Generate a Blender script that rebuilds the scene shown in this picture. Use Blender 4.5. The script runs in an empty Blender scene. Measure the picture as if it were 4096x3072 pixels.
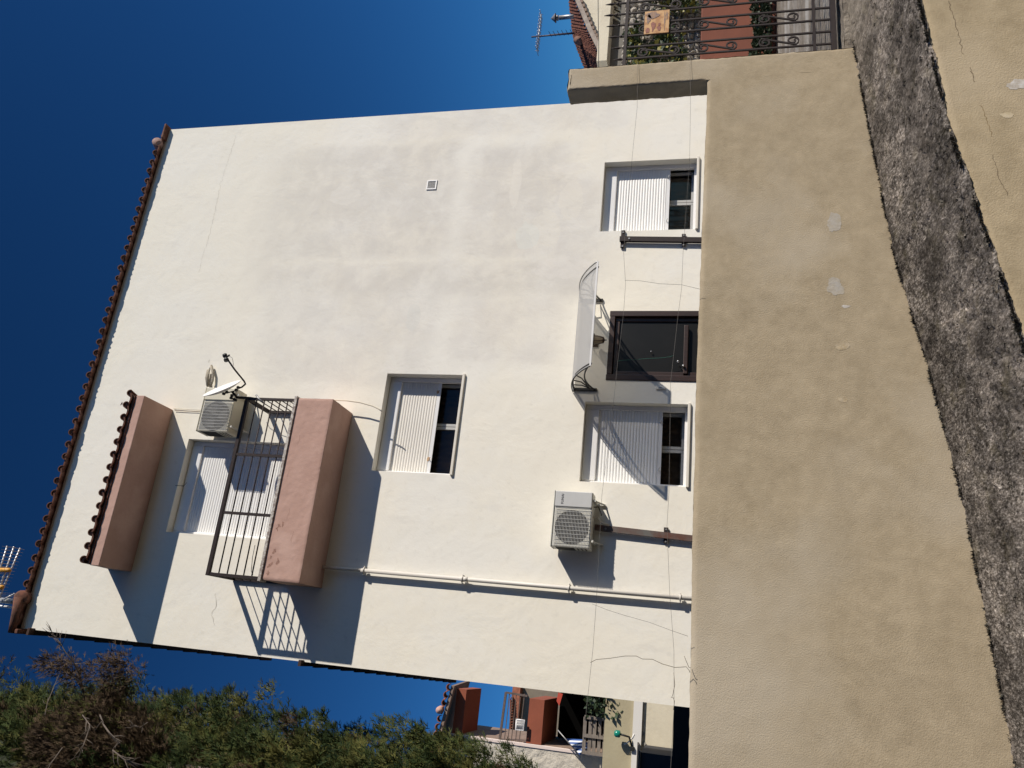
import bpy, bmesh, math, random
import numpy as np
from mathutils import Vector, Matrix, noise
random.seed(7); RNG = np.random.default_rng(7)
S = bpy.context.scene
C = S.collection

# ------------------------------------------------------------------ camera, sky, sun, exposure
RC = ((0.10120755, -0.93998155, 0.32587069), (0.21732491, 0.3405306, 0.91477254), (-0.97083825, -0.02176207, 0.23874567))
FPX = 3090.8
cam_d = bpy.data.cameras.new('camera'); cam = bpy.data.objects.new('camera', cam_d); C.objects.link(cam)
cam_d.sensor_width = 36; cam_d.lens = 36 * FPX / 4096; cam_d.clip_end = 2000; cam_d.clip_start = .05
cam.matrix_world = Matrix([[RC[i][0], -RC[i][1], -RC[i][2], 0] for i in range(3)] + [[0, 0, 0, 1]])
S.camera = cam
LIGHT = Vector((-1.42, 1.0, -.94)).normalized()
TO_SUN = -LIGHT
EL = math.asin(TO_SUN.z); AZ = math.atan2(TO_SUN.x, TO_SUN.y)
W = bpy.data.worlds.new('World'); S.world = W; W.use_nodes = True
nt = W.node_tree; bg = nt.nodes['Background']
sky = nt.nodes.new('ShaderNodeTexSky'); sky.sky_type = 'NISHITA'; sky.sun_disc = False
sky.sun_elevation = EL; sky.sun_rotation = AZ; sky.altitude = 1500; sky.air_density = 1.0; sky.dust_density = 0; sky.ozone_density = 5.0
hs = nt.nodes.new('ShaderNodeHueSaturation'); hs.inputs['Saturation'].default_value = 1.05
gmn = nt.nodes.new('ShaderNodeGamma'); gmn.inputs[1].default_value = 1.5
tnt = nt.nodes.new('ShaderNodeMixRGB'); tnt.blend_type = 'MULTIPLY'; tnt.inputs[0].default_value = 1; tnt.inputs[2].default_value = (.46, .77, .74, 1)
nt.links.new(sky.outputs[0], hs.inputs['Color']); nt.links.new(hs.outputs[0], gmn.inputs[0]); nt.links.new(gmn.outputs[0], tnt.inputs[1]); 
# towards the horizon the sky pales, as the plain Nishita sky does
stc = nt.nodes.new('ShaderNodeTexCoord'); sxyz = nt.nodes.new('ShaderNodeSeparateXYZ'); nt.links.new(stc.outputs['Generated'], sxyz.inputs[0])
smr = nt.nodes.new('ShaderNodeMapRange'); smr.interpolation_type = 'SMOOTHSTEP'; smr.inputs[1].default_value = 0; smr.inputs[2].default_value = .17; smr.inputs[3].default_value = 1; smr.inputs[4].default_value = 0
nt.links.new(sxyz.outputs[2], smr.inputs[0]); smx = nt.nodes.new('ShaderNodeMixRGB'); nt.links.new(smr.outputs[0], smx.inputs[0]); nt.links.new(tnt.outputs[0], smx.inputs[1])
shd = nt.nodes.new('ShaderNodeMixRGB'); shd.blend_type = 'MULTIPLY'; shd.inputs[0].default_value = 1; shd.inputs[2].default_value = (.75, .9, 1.15, 1); nt.links.new(sky.outputs[0], shd.inputs[1])
nt.links.new(shd.outputs[0], smx.inputs[2]); nt.links.new(smx.outputs[0], bg.inputs[0]); bg.inputs[1].default_value = .05
sd = bpy.data.lights.new('sun', 'SUN'); so = bpy.data.objects.new('sun', sd); C.objects.link(so)
sd.energy = 5.0; sd.angle = math.radians(.53); sd.color = (1, .915, .80)
so.rotation_euler = LIGHT.to_track_quat('-Z', 'Y').to_euler()
S.view_settings.view_transform = 'Standard'; S.view_settings.look = 'None'; S.view_settings.exposure = .05; S.view_settings.gamma = 1
S.view_settings.use_curve_mapping = False
S.cycles.max_bounces = 6; S.cycles.transparent_max_bounces = 12

def at(px, py, Y):
    """a point of the photograph (4096 x 3072 pixels) at world depth Y"""
    a, b, c = px - 2048, py - 1536, FPX
    r = [RC[i][0]*a + RC[i][1]*b + RC[i][2]*c for i in range(3)]
    k = Y / r[1]
    return Vector((r[0]*k, Y, r[2]*k))

# ------------------------------------------------------------------ materials
MATS = {}
def mat(name, col, rough=.8, metal=0., var=.0, scale=4., bump=0., bscale=40., bdist=.01, col2=None, spec=.5, detail=6., stretch=None, col3=None, s3=1.2, nr=.62):
    if name in MATS: return MATS[name]
    m = bpy.data.materials.new(name); m.use_nodes = True; t = m.node_tree; N = t.nodes; L = t.links
    p = N['Principled BSDF']; p.inputs['Roughness'].default_value = rough; p.inputs['Metallic'].default_value = metal
    p.inputs['Specular IOR Level'].default_value = spec
    p.inputs['Base Color'].default_value = (*col, 1)
    tc = N.new('ShaderNodeTexCoord'); src = tc.outputs['Object']
    if stretch:
        mp = N.new('ShaderNodeMapping'); mp.inputs['Scale'].default_value = stretch; L.new(src, mp.inputs[0]); src = mp.outputs[0]
    if var or col2:
        n = N.new('ShaderNodeTexNoise'); n.inputs['Scale'].default_value = scale; n.inputs['Detail'].default_value = detail; n.inputs['Roughness'].default_value = nr
        L.new(src, n.inputs['Vector'])
        r = N.new('ShaderNodeValToRGB'); r.color_ramp.elements[0].position = .36; r.color_ramp.elements[1].position = .66
        c2 = col2 or tuple(c * (1 - var) for c in col)
        r.color_ramp.elements[0].color = (*c2, 1); r.color_ramp.elements[1].color = (*col, 1)
        L.new(n.outputs['Fac'], r.inputs[0]); out = r.outputs[0]
        if col3:
            n3 = N.new('ShaderNodeTexNoise'); n3.inputs['Scale'].default_value = s3; n3.inputs['Detail'].default_value = 5
            mp3 = N.new('ShaderNodeMapping'); mp3.inputs['Location'].default_value = (7, 3, 1); L.new(src, mp3.inputs[0]); L.new(mp3.outputs[0], n3.inputs['Vector'])
            r3 = N.new('ShaderNodeValToRGB'); r3.color_ramp.elements[0].position = .5; r3.color_ramp.elements[1].position = .68
            r3.color_ramp.elements[0].color = (0, 0, 0, 1); r3.color_ramp.elements[1].color = (1, 1, 1, 1); L.new(n3.outputs['Fac'], r3.inputs[0])
            mx = N.new('ShaderNodeMixRGB'); L.new(r3.outputs[0], mx.inputs[0]); L.new(out, mx.inputs[1]); mx.inputs[2].default_value = (*col3, 1); out = mx.outputs[0]
        L.new(out, p.inputs['Base Color'])
    if bump:
        b = N.new('ShaderNodeTexNoise'); b.inputs['Scale'].default_value = bscale; b.inputs['Detail'].default_value = 6; b.inputs['Roughness'].default_value = .6
        L.new(src, b.inputs['Vector'])
        bn = N.new('ShaderNodeBump'); bn.inputs['Strength'].default_value = bump; bn.inputs['Distance'].default_value = bdist
        L.new(b.outputs['Fac'], bn.inputs['Height']); L.new(bn.outputs[0], p.inputs['Normal'])
    MATS[name] = m; return m

def facade_mat():
    m = bpy.data.materials.new('cream_painted_render'); m.use_nodes = True; t = m.node_tree; N = t.nodes; L = t.links
    p = N['Principled BSDF']; p.inputs['Roughness'].default_value = .82; p.inputs['Specular IOR Level'].default_value = .25
    tc = N.new('ShaderNodeTexCoord'); src = tc.outputs['Object']
    def nz(scale, det, loc=(0, 0, 0), sc=(1, 1, 1), dist=0.):
        mp = N.new('ShaderNodeMapping'); mp.inputs['Location'].default_value = loc; mp.inputs['Scale'].default_value = sc; L.new(src, mp.inputs[0])
        n = N.new('ShaderNodeTexNoise'); n.inputs['Scale'].default_value = scale; n.inputs['Detail'].default_value = det; n.inputs['Roughness'].default_value = .6
        n.inputs['Distortion'].default_value = dist; L.new(mp.outputs[0], n.inputs['Vector']); return n.outputs['Fac']
    def mr(v, a, b, c=0., d=1.):
        x = N.new('ShaderNodeMapRange'); x.interpolation_type = 'SMOOTHSTEP'; L.new(v, x.inputs[0])
        for i, q in enumerate((a, b, c, d)): x.inputs[i+1].default_value = q
        return x.outputs[0]
    def mul(a, b):
        x = N.new('ShaderNodeMath'); x.operation = 'MULTIPLY'; L.new(a, x.inputs[0])
        if isinstance(b, float): x.inputs[1].default_value = b
        else: L.new(b, x.inputs[1])
        return x.outputs[0]
    def mix(f, a, b):
        x = N.new('ShaderNodeMixRGB'); L.new(f, x.inputs[0])
        if isinstance(a, tuple): x.inputs[1].default_value = (*a, 1)
        else: L.new(a, x.inputs[1])
        x.inputs[2].default_value = (*b, 1); return x.outputs[0]
    sp = N.new('ShaderNodeSeparateXYZ')
    # warp the coordinates a little so that stain outlines wander
    wn = N.new('ShaderNodeTexNoise'); wn.inputs['Scale'].default_value = .9; wn.inputs['Detail'].default_value = 7; L.new(src, wn.inputs['Vector'])
    vm = N.new('ShaderNodeVectorMath'); vm.operation = 'MULTIPLY_ADD'; vm.inputs[1].default_value = (.34, .34, .34); L.new(wn.outputs['Color'], vm.inputs[0]); L.new(src, vm.inputs[2])
    L.new(vm.outputs[0], sp.inputs[0]); X = sp.outputs[0]; Z = sp.outputs[2]     # warped by about +.17
    base = mix(mr(nz(.55, 5), .42, .62), (.84, .805, .71), (.83, .812, .75))
    # ghost of the concrete frame: grey infill panels between paler beam and slab lines
    blot = mr(nz(1.7, 10, (3, 0, 5), (1, 1, 1.25), .2), .37, .60, .3, 1.)
    fine = mr(nz(5.5, 9, (8, 0, 2), (1.3, 1, 1), .3), .42, .62, .45, 1.)
    def rect(x0, x1, z0, z1, sx=.12, sz=.12):
        x0 += .17; x1 += .17; z0 += .17; z1 += .17
        return mul(mul(mr(X, x0-sx, x0+sx), mr(X, x1-sx, x1+sx, 1., 0.)), mul(mr(Z, z0-sz, z0+sz), mr(Z, z1-sz, z1+sz, 1., 0.)))
    c = base
    for (x0, x1, z0, z1, k, col) in ((4.95, 5.52, 2.75, 8.1, .72, (.60, .575, .525)), (5.62, 7.75, 4.98, 8.15, .85, (.63, .605, .55)), (5.62, 7.6, 3.15, 4.75, .80, (.625, .60, .555)),
                                     (3.5, 4.95, 4.98, 7.9, .55, (.63, .61, .57)), (5.3, 6.9, 2.5, 3.3, .5, (.63, .60, .56)), (7.85, 8.4, 2.3, 6.5, .45, (.62, .60, .57)), (3.9, 4.9, 3.1, 4.7, .5, (.62, .59, .56))):
        c = mix(mul(mul(rect(x0, x1, z0, z1, .16, .3), blot), k*.72), c, col)
        c = mix(mul(mul(rect(x0, x1, z0, z1, .06, .12), fine), k*.33), c, (.61, .585, .56))
    c = mix(mul(rect(5.0, 7.9, 8.05, 8.5, .5, .15), .25), c, (.62, .60, .56))
    c = mix(mul(mr(Z, 6.2, 9.2), .42), c, (.74, .715, .62))
    # repaired light patches
    def blob(cx, cz, rx, rz):
        s1 = N.new('ShaderNodeVectorMath'); s1.operation = 'SUBTRACT'; s1.inputs[1].default_value = (cx, 10, cz); L.new(src, s1.inputs[0])
        s2 = N.new('ShaderNodeVectorMath'); s2.operation = 'MULTIPLY'; s2.inputs[1].default_value = (1/rx, 0, 1/rz); L.new(s1.outputs[0], s2.inputs[0])
        ln = N.new('ShaderNodeVectorMath'); ln.operation = 'LENGTH'; L.new(s2.outputs[0], ln.inputs[0])
        ad = N.new('ShaderNodeMath'); ad.operation = 'ADD'; L.new(ln.outputs['Value'], ad.inputs[0]); L.new(mul(nz(5., 6, (cx, 0, cz)), 1.1), ad.inputs[1])
        return mr(ad.outputs[0], 1.42, 1.5, 1., 0.)
    for (cx, cz, rx, rz, col, k) in ((6.05, 3.45, .36, .26, (.80, .77, .69), .5), (5.95, 3.72, .25, .2, (.74, .75, .70), .6), (6.9, 4.0, .5, .09, (.79, .76, .69), .7), (7.15, 3.2, .1, .3, (.78, .75, .69), .6), (5.4, 3.1, .2, .5, (.80, .77, .72), .4), (4.6, 5.35, .26, .12, (.70, .70, .66), .5), (6.8, 6.9, .2, .3, (.76, .735, .67), .6), (6.55, 3.1, .4, .2, (.81, .78, .70), .5)):
        c = mix(mul(blob(cx, cz, rx, rz), k), c, col)
    # fine dirt
    c = mix(mul(mr(nz(9, 8), .54, .74), .22), c, (.55, .53, .48))
    c = mix(mul(mr(nz(2.4, 6, (9, 2, 2), (1.6, 1, .5)), .58, .72), .22), c, (.62, .60, .56))
    L.new(c, p.inputs['Base Color'])
    b1 = N.new('ShaderNodeBump'); b1.inputs['Strength'].default_value = .36; b1.inputs['Distance'].default_value = .035
    L.new(nz(1.7, 8, (0, 0, 0), (1, 1, 1), .3), b1.inputs['Height'])
    b2 = N.new('ShaderNodeBump'); b2.inputs['Strength'].default_value = .12; b2.inputs['Distance'].default_value = .004
    L.new(nz(42, 5), b2.inputs['Height']); L.new(b1.outputs[0], b2.inputs['Normal'])
    L.new(b2.outputs[0], p.inputs['Normal']); return m

M_FAC = facade_mat()
M_TAN = mat('tan_rough_render', (.465, .390, .278), .93, scale=4.6, nr=.78, bump=.6, bscale=110, bdist=.006, col2=(.345, .285, .198), detail=14, spec=.1, col3=(.475, .415, .322), s3=.8)
M_TAN2 = mat('ochre_rough_render', (.50, .415, .285), .93, bump=.6, bscale=100, bdist=.006, nr=.72, col2=(.35, .285, .19), scale=4.5, detail=14, spec=.1, col3=(.50, .42, .30), s3=1.0)
M_PINK = mat('pink_render', (.50, .325, .27), .85, col2=(.46, .295, .242), scale=3, bump=.5, bscale=14, bdist=.012, spec=.2, col3=(.55, .37, .31), s3=2.)
M_TILE = mat('clay_tile', (.21, .088, .058), .85, col2=(.085, .05, .04), scale=9, bump=.5, bscale=50, bdist=.004, spec=.2, col3=(.25, .14, .11), s3=5)
M_TILE3 = mat('old_brown_clay', (.20, .085, .06), .9, col2=(.10, .05, .04), scale=4, spec=.1)
M_TILE2 = mat('clay_tile_bright', (.42, .16, .095), .85, col2=(.24, .10, .065), scale=7, bump=.4, bscale=40, bdist=.004, spec=.2)
M_SOFF = mat('brown_soffit', (.30, .22, .17), .9, col2=(.2, .14, .11), scale=4)
M_WHITE = mat('white_aluminium', (.80, .80, .80), .35, var=.05, scale=3)
M_CAS = mat('casement_shade_grey', (.42, .42, .41), .5)  # white casement bars greyed, their shade put into the colour
M_SHUT = mat('white_pvc_slats', (.87, .87, .855), .42, var=.05, scale=2)
M_SHUT2 = mat('yellowed_pvc_slats', (.82, .79, .73), .5, var=.08, scale=2)
M_IRON = mat('dark_brown_iron', (.018, .012, .012), .6, col2=(.03, .019, .018), scale=20, spec=.3)
M_BLACK = mat('black_plastic', (.012, .012, .012), .55)
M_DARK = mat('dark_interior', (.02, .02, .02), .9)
M_WOOD = mat('dark_brown_wood', (.036, .015, .011), .42, col2=(.02, .009, .007), scale=6, stretch=(8, 8, 1))
M_ACW = mat('beige_enamel', (.64, .63, .57), .45, var=.12, scale=3)
M_ACW2 = mat('cream_enamel', (.66, .62, .49), .45, var=.1, scale=3)
M_ACG = mat('grey_enamel', (.58, .585, .58), .4, var=.06)
M_GALV = mat('galvanised_steel', (.36, .36, .36), .45, .6, var=.25, scale=12)
M_RUST = mat('rusty_steel', (.12, .115, .105), .65, col2=(.11, .045, .03), scale=5)
M_CABLE = mat('grey_cable', (.16, .15, .14), .7)
M_CREAMC = mat('cream_cable', (.62, .56, .45), .7)
M_CRACK = mat('crack_line', (.50, .47, .41), .95)
M_RUSTO = mat('rust_orange_render', (.30, .085, .045), .85, var=.15, scale=2, bump=.2, bscale=20)
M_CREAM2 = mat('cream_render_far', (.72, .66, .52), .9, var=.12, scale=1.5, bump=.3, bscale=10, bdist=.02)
M_OLD = mat('blistered_cream_render', (.64, .59, .50), .9, var=.2, scale=1.2, bump=.9, bscale=2.2, bdist=.12)
M_LEAF = [mat('cypress_green', (.060, .082, .022), .8, col2=(.014, .028, .010), scale=3.2, spec=.15),
          mat('cypress_olive', (.135, .125, .034), .8, col2=(.045, .062, .02), scale=2.6, spec=.15),
          mat('cypress_brown', (.12, .083, .05), .85, col2=(.06, .042, .028), scale=3, spec=.1)]
M_BARK = mat('grey_bark', (.20, .165, .13), .9, var=.4, scale=10, bump=.6, bscale=30)
M_BARK2 = mat('bleached_bark', (.15, .12, .095), .9, var=.4, scale=10)

def glass_mat(name, tint, k):
    m = bpy.data.materials.new(name); m.use_nodes = True; t = m.node_tree; N = t.nodes; L = t.links
    N.remove(N['Principled BSDF']); o = N['Material Output']
    tr = N.new('ShaderNodeBsdfTransparent'); tr.inputs[0].default_value = (*tint, 1)
    g = N.new('ShaderNodeBsdfGlossy'); g.inputs['Roughness'].default_value = .03
    fr = N.new('ShaderNodeFresnel'); fr.inputs[0].default_value = 1.5
    mx = N.new('ShaderNodeMixShader'); ad = N.new('ShaderNodeMath'); ad.operation = 'ADD'; ad.inputs[1].default_value = k; L.new(fr.outputs[0], ad.inputs[0])
    L.new(ad.outputs[0], mx.inputs[0]); L.new(tr.outputs[0], mx.inputs[1]); L.new(g.outputs[0], mx.inputs[2]); L.new(mx.outputs[0], o.inputs[0]); return m
M_GLASS = glass_mat('window_glass', (.78, .74, .70), -.025)
M_TINT = mat('dark_door_glass', (.012, .012, .012), .35, var=.25, scale=2, spec=.25)
def translucent_mat():
    m = bpy.data.materials.new('frosted_polycarbonate'); m.use_nodes = True; t = m.node_tree; N = t.nodes; L = t.links
    p = N['Principled BSDF']; p.inputs['Base Color'].default_value = (.72, .73, .74, 1); p.inputs['Roughness'].default_value = .35
    tl = N.new('ShaderNodeBsdfTranslucent'); tl.inputs[0].default_value = (.75, .76, .76, 1)
    tr = N.new('ShaderNodeBsdfTransparent'); tr.inputs[0].default_value = (.95, .93, .9, 1)
    m1 = N.new('ShaderNodeMixShader'); m1.inputs[0].default_value = .5; L.new(p.outputs[0], m1.inputs[1]); L.new(tl.outputs[0], m1.inputs[2])
    m2 = N.new('ShaderNodeMixShader'); m2.inputs[0].default_value = .17; L.new(m1.outputs[0], m2.inputs[1]); L.new(tr.outputs[0], m2.inputs[2])
    L.new(m2.outputs[0], N['Material Output'].inputs[0]); return m
M_POLY = translucent_mat()

# ------------------------------------------------------------------ mesh helpers
class MB:
    def __init__(s): s.v = []; s.f = []; s.mi = []; s.ms = []; s.sm = []
    def _m(s, m):
        if m not in s.ms: s.ms.append(m)
        return s.ms.index(m)
    def add(s, vs, fs, m, smooth=False):
        o = len(s.v); s.v += [tuple(v) for v in vs]; i = s._m(m)
        for f in fs: s.f.append([o + a for a in f]); s.mi.append(i); s.sm.append(smooth)
        return s
    def box(s, x0, x1, y0, y1, z0, z1, m):
        vs = [(x, y, z) for x in (x0, x1) for y in (y0, y1) for z in (z0, z1)]
        return s.add(vs, [(0, 1, 3, 2), (4, 6, 7, 5), (0, 4, 5, 1), (2, 3, 7, 6), (0, 2, 6, 4), (1, 5, 7, 3)], m)
    def bbox(s, x0, x1, y0, y1, z0, z1, m, b=.01):
        """box with bevelled edges"""
        bm = bmesh.new(); r = bmesh.ops.create_cube(bm, size=1)
        for v in bm.verts: v.co = Vector(((x0+x1)/2 + v.co.x*(x1-x0), (y0+y1)/2 + v.co.y*(y1-y0), (z0+z1)/2 + v.co.z*(z1-z0)))
        bmesh.ops.bevel(bm, geom=bm.edges[:], offset=b, segments=2, affect='EDGES', profile=.5)
        bm.verts.ensure_lookup_table(); s.add([v.co[:] for v in bm.verts], [[v.index for v in f.verts] for f in bm.faces], m); bm.free(); return s
    def quad(s, a, b, c, d, m): return s.add([a, b, c, d], [(0, 1, 2, 3)], m)
    def prism(s, poly, d, m):
        """poly: 3D points of one face, d: extrusion vector"""
        n = len(poly); d = Vector(d); P = [Vector(p) for p in poly]; vs = P + [p + d for p in P]
        fs = [tuple(range(n))[::-1], tuple(range(n, 2*n))] + [(i, (i+1) % n, (i+1) % n + n, i + n) for i in range(n)]
        return s.add(vs, fs, m)
    def tube(s, pts, r, m, n=8, caps=True, sq=False):
        P = [Vector(p) for p in pts]; k = len(P); R = r if isinstance(r, (list, tuple)) else [r]*k
        vs = []; up = None
        if sq: n = 4
        for i in range(k):
            t = (P[min(i+1, k-1)] - P[max(i-1, 0)]).normalized()
            if up is None:
                up = Vector((0, 0, 1)) if abs(t.z) < .9 else Vector((0, 1, 0))
            a = t.cross(up).normalized(); up = a.cross(t).normalized(); ph = math.pi/4 if sq else 0
            for j in range(n):
                an = 2*math.pi*j/n + ph; vs.append(P[i] + (a*math.cos(an) + up*math.sin(an))*R[i]*(1.414 if sq else 1))
        fs = [(i*n + j, i*n + (j+1) % n, (i+1)*n + (j+1) % n, (i+1)*n + j) for i in range(k-1) for j in range(n)]
        s.add(vs, fs, m, not sq)
        if caps: o = len(s.v) - k*n; i = s._m(m); s.f += [[o+j for j in range(n)][::-1], [o+(k-1)*n+j for j in range(n)]]; s.mi += [i, i]; s.sm += [False, False]
        return s
    def lathe(s, prof, c, m, ax=(0, 0, 1), n=16):
        """prof: (radius, height) pairs along ax from c"""
        ax = Vector(ax).normalized(); u = ax.orthogonal().normalized(); w = ax.cross(u); c = Vector(c); vs = []
        for r, h in prof:
            for j in range(n): a = 2*math.pi*j/n; vs.append(c + ax*h + (u*math.cos(a) + w*math.sin(a))*r)
        fs = [(i*n + j, i*n + (j+1) % n, (i+1)*n + (j+1) % n, (i+1)*n + j) for i in range(len(prof)-1) for j in range(n)]
        return s.add(vs, fs, m, True)
    def grid(s, fn, nu, nv, m, smooth=True):
        vs = [fn(i/nu, j/nv) for i in range(nu+1) for j in range(nv+1)]
        fs = [(i*(nv+1)+j, (i+1)*(nv+1)+j, (i+1)*(nv+1)+j+1, i*(nv+1)+j+1) for i in range(nu) for j in range(nv)]
        return s.add(vs, fs, m, smooth)
    def mesh(s, name):
        me = bpy.data.meshes.new(name); me.from_pydata(s.v, [], s.f)
        for m in s.ms: me.materials.append(m)
        me.polygons.foreach_set('material_index', s.mi); me.polygons.foreach_set('use_smooth', s.sm); me.update(); return me
    def build(s, name, parent=None, loc=(0, 0, 0)):
        o = bpy.data.objects.new(name, s.mesh(name)); C.objects.link(o); o.location = loc
        if parent: o.parent = parent
        return o
def tag(o, label=None, cat=None, group=None, kind=None):
    for k, v in (('label', label), ('category', cat), ('group', group), ('kind', kind)):
        if v: o[k] = v
    return o
def thing(name, label, cat, loc=(0, 0, 0), group=None):
    o = bpy.data.objects.new(name, None); C.objects.link(o); o.location = loc; o.empty_display_size = .1
    return tag(o, label, cat, group)
def inst(me, name, parent, loc=(0, 0, 0), rot=(0, 0, 0), sc=(1, 1, 1)):
    o = bpy.data.objects.new(name, me); C.objects.link(o); o.parent = parent; o.location = loc; o.rotation_euler = rot; o.scale = sc; return o
def nz(x, y, z, s, k=1): return noise.noise(Vector((x*s, y*s, z*s))) * k

# ------------------------------------------------------------------ setting
def pathz(x):
    P = [(-30, -5.3), (-.35, -1.88), (.47, -1.804), (1.27, -1.724), (2.17, -1.586), (3.19, -1.394), (5.14, -1.2), (6.5, -1.13), (40, -.9)]
    for (a, za), (b, zb) in zip(P, P[1:]):
        if x <= b: return za + (zb - za)*(x - a)/(b - a)
    return P[-1][1]
g = MB(); g.quad((-400, -300, -2.75), (400, -300, -2.75), (400, 900, -2.75), (-400, 900, -2.75), mat('dry_ground', (.075, .06, .042), .95, var=.3, scale=.3))
tag(g.build('ground'), kind='structure')
g = MB(); g.grid(lambda u, v: (-30 + u*70, -6 + v*10.2, -2.4 + .012*nz(u*50, v*8, 0, 1)), 60, 10, mat('worn_asphalt', (.05, .045, .04), .9, var=.3, scale=6, bump=.4, bscale=60))
tag(g.build('road'), kind='structure')
g = MB(); g.box(-12, 5.1, 5.93, 60, -2.6, -1.14, mat('courtyard_earth', (.06, .045, .03), .95, var=.3)); tag(g.build('courtyard'), kind='structure')
g = MB(); g.box(5.11, 45, 5.93, 60, -2.6, -1.12, mat('grey_streaked_concrete', (.30, .265, .22), .9, col2=(.15, .125, .10), scale=5, nr=.72, stretch=(1, 3.2, 1), bump=.9, bscale=16, bdist=.03, detail=9, col3=(.42, .405, .38), s3=.7))
tag(g.build('yard'), kind='structure')

# lichen covered path on top of the lower wall
def lich(x, y):
    return .010*nz(x, y, 0, 9) + .011*nz(x, y, 4, 26) + .008*nz(x, y, 8, 60)
XS = np.concatenate([np.arange(-3, -.6, .1), np.arange(-.6, 6.2, .022), np.arange(6.2, 20, .2)])
YS = np.arange(4.27, 5.752, .021)
def lichen_mat():
    m = bpy.data.materials.new('lichen_covered_concrete'); m.use_nodes = True; t = m.node_tree; N = t.nodes; L = t.links
    p = N['Principled BSDF']; p.inputs['Roughness'].default_value = .95; p.inputs['Specular IOR Level'].default_value = .1
    tc = N.new('ShaderNodeTexCoord')
    def nn(s, d, r=.65, sc=(1, 1, 1)):
        mp = N.new('ShaderNodeMapping'); mp.inputs['Scale'].default_value = sc; L.new(tc.outputs['Object'], mp.inputs[0])
        n = N.new('ShaderNodeTexNoise'); n.inputs['Scale'].default_value = s; n.inputs['Detail'].default_value = d; n.inputs['Roughness'].default_value = r; L.new(mp.outputs[0], n.inputs['Vector']); return n.outputs['Fac']
    def ramp(v, els):
        r = N.new('ShaderNodeValToRGB'); e = r.color_ramp.elements
        while len(e) < len(els): e.new(.5)
        for q, (pos, c) in zip(e, els): q.position = pos; q.color = (*c, 1)
        L.new(v, r.inputs[0]); return r.outputs[0]
    a = ramp(nn(70, 8, .8, (1, .42, 1)), [(.37, (.012, .011, .010)), (.46, (.085, .076, .066)), (.54, (.20, .182, .165)), (.66, (.54, .51, .475))])
    b = ramp(nn(48, 8, .75, (1, .42, 1)), [(.36, (.07, .06, .05)), (.5, (.27, .24, .215)), (.68, (.55, .51, .46))])
    # paler towards the lower left end of the path and in worn tracks
    sp = N.new('ShaderNodeSeparateXYZ'); L.new(tc.outputs['Object'], sp.inputs[0])
    m1 = ramp(nn(1.1, 6, .6, (.5, 1.6, 1)), [(.46, (0, 0, 0)), (.75, (.55, .55, .55))])
    mx = N.new('ShaderNodeMixRGB'); L.new(m1, mx.inputs[0]); L.new(a, mx.inputs[1]); L.new(b, mx.inputs[2])
    g2 = ramp(nn(5, 6), [(.55, (0, 0, 0)), (.7, (1, 1, 1))]); k = N.new('ShaderNodeMath'); k.operation = 'MULTIPLY'; k.inputs[1].default_value = .4; L.new(g2, k.inputs[0])
    mg = N.new('ShaderNodeMixRGB'); L.new(k.outputs[0], mg.inputs[0]); L.new(mx.outputs[0], mg.inputs[1]); mg.inputs[2].default_value = (.13, .115, .06, 1)
    hd = ramp(nn(22, 3, .5), [(.68, (0, 0, 0)), (.72, (1, 1, 1))]); kk = N.new('ShaderNodeMath'); kk.operation = 'MULTIPLY'; kk.inputs[1].default_value = .85; L.new(hd, kk.inputs[0])
    mh = N.new('ShaderNodeMixRGB'); L.new(kk.outputs[0], mh.inputs[0]); L.new(mg.outputs[0], mh.inputs[1]); mh.inputs[2].default_value = (.012, .011, .01, 1)
    big = ramp(nn(2.3, 9, .75, (1, .7, 1)), [(.38, (.42, .41, .40)), (.5, (.95, .94, .93)), (.64, (1.95, 1.92, 1.88))])
    mb_ = N.new('ShaderNodeMixRGB'); mb_.blend_type = 'MULTIPLY'; mb_.inputs[0].default_value = 1; L.new(mh.outputs[0], mb_.inputs[1]); L.new(big, mb_.inputs[2])
    med = ramp(nn(17, 8, .8, (1, .42, 1)), [(.36, (.35, .33, .31)), (.5, (1, 1, 1)), (.64, (1.7, 1.65, 1.6))]); mc_ = N.new('ShaderNodeMixRGB'); mc_.blend_type = 'MULTIPLY'; mc_.inputs[0].default_value = .6; L.new(mb_.outputs[0], mc_.inputs[1]); L.new(med, mc_.inputs[2]); mh = mc_
    # beyond the garden wall the path is bare pale concrete
    mrn = N.new('ShaderNodeMapRange'); mrn.inputs[1].default_value = 4.6; mrn.inputs[2].default_value = 5.6; L.new(sp.outputs[0], mrn.inputs[0])
    m3 = N.new('ShaderNodeMath'); m3.operation = 'MULTIPLY'; m3.inputs[1].default_value = .6; L.new(mrn.outputs[0], m3.inputs[0])
    mo = N.new('ShaderNodeMixRGB'); L.new(m3.outputs[0], mo.inputs[0]); L.new(mh.outputs[0], mo.inputs[1]); mo.inputs[2].default_value = (.36, .32, .26, 1)
    L.new(mo.outputs[0], p.inputs['Base Color'])
    bn = N.new('ShaderNodeBump'); bn.inputs['Strength'].default_value = .8; bn.inputs['Distance'].default_value = .007; L.new(nn(60, 8, .65, (1, .45, 1)), bn.inputs['Height']); L.new(bn.outputs[0], p.inputs['Normal']); return m
M_LICH = lichen_mat()
vs = []; nx = len(XS); ny = len(YS)
for x in XS:
    for y in YS:
        e = max(0, 1 - (y - 4.27)/.05)
        vs.append((x, y - e*(.03*nz(x, 7, 0, 3) + .022*nz(x, 0, 0, 11) + .014*nz(x, 3, 0, 45)), pathz(x) + lich(x, y) - .02*e*e))
fs = [(i*ny+j, (i+1)*ny+j, (i+1)*ny+j+1, i*ny+j+1) for i in range(nx-1) for j in range(ny-1)]
g = MB(); g.add(vs, fs, M_LICH, True); tag(g.build('path'), kind='structure')

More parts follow.
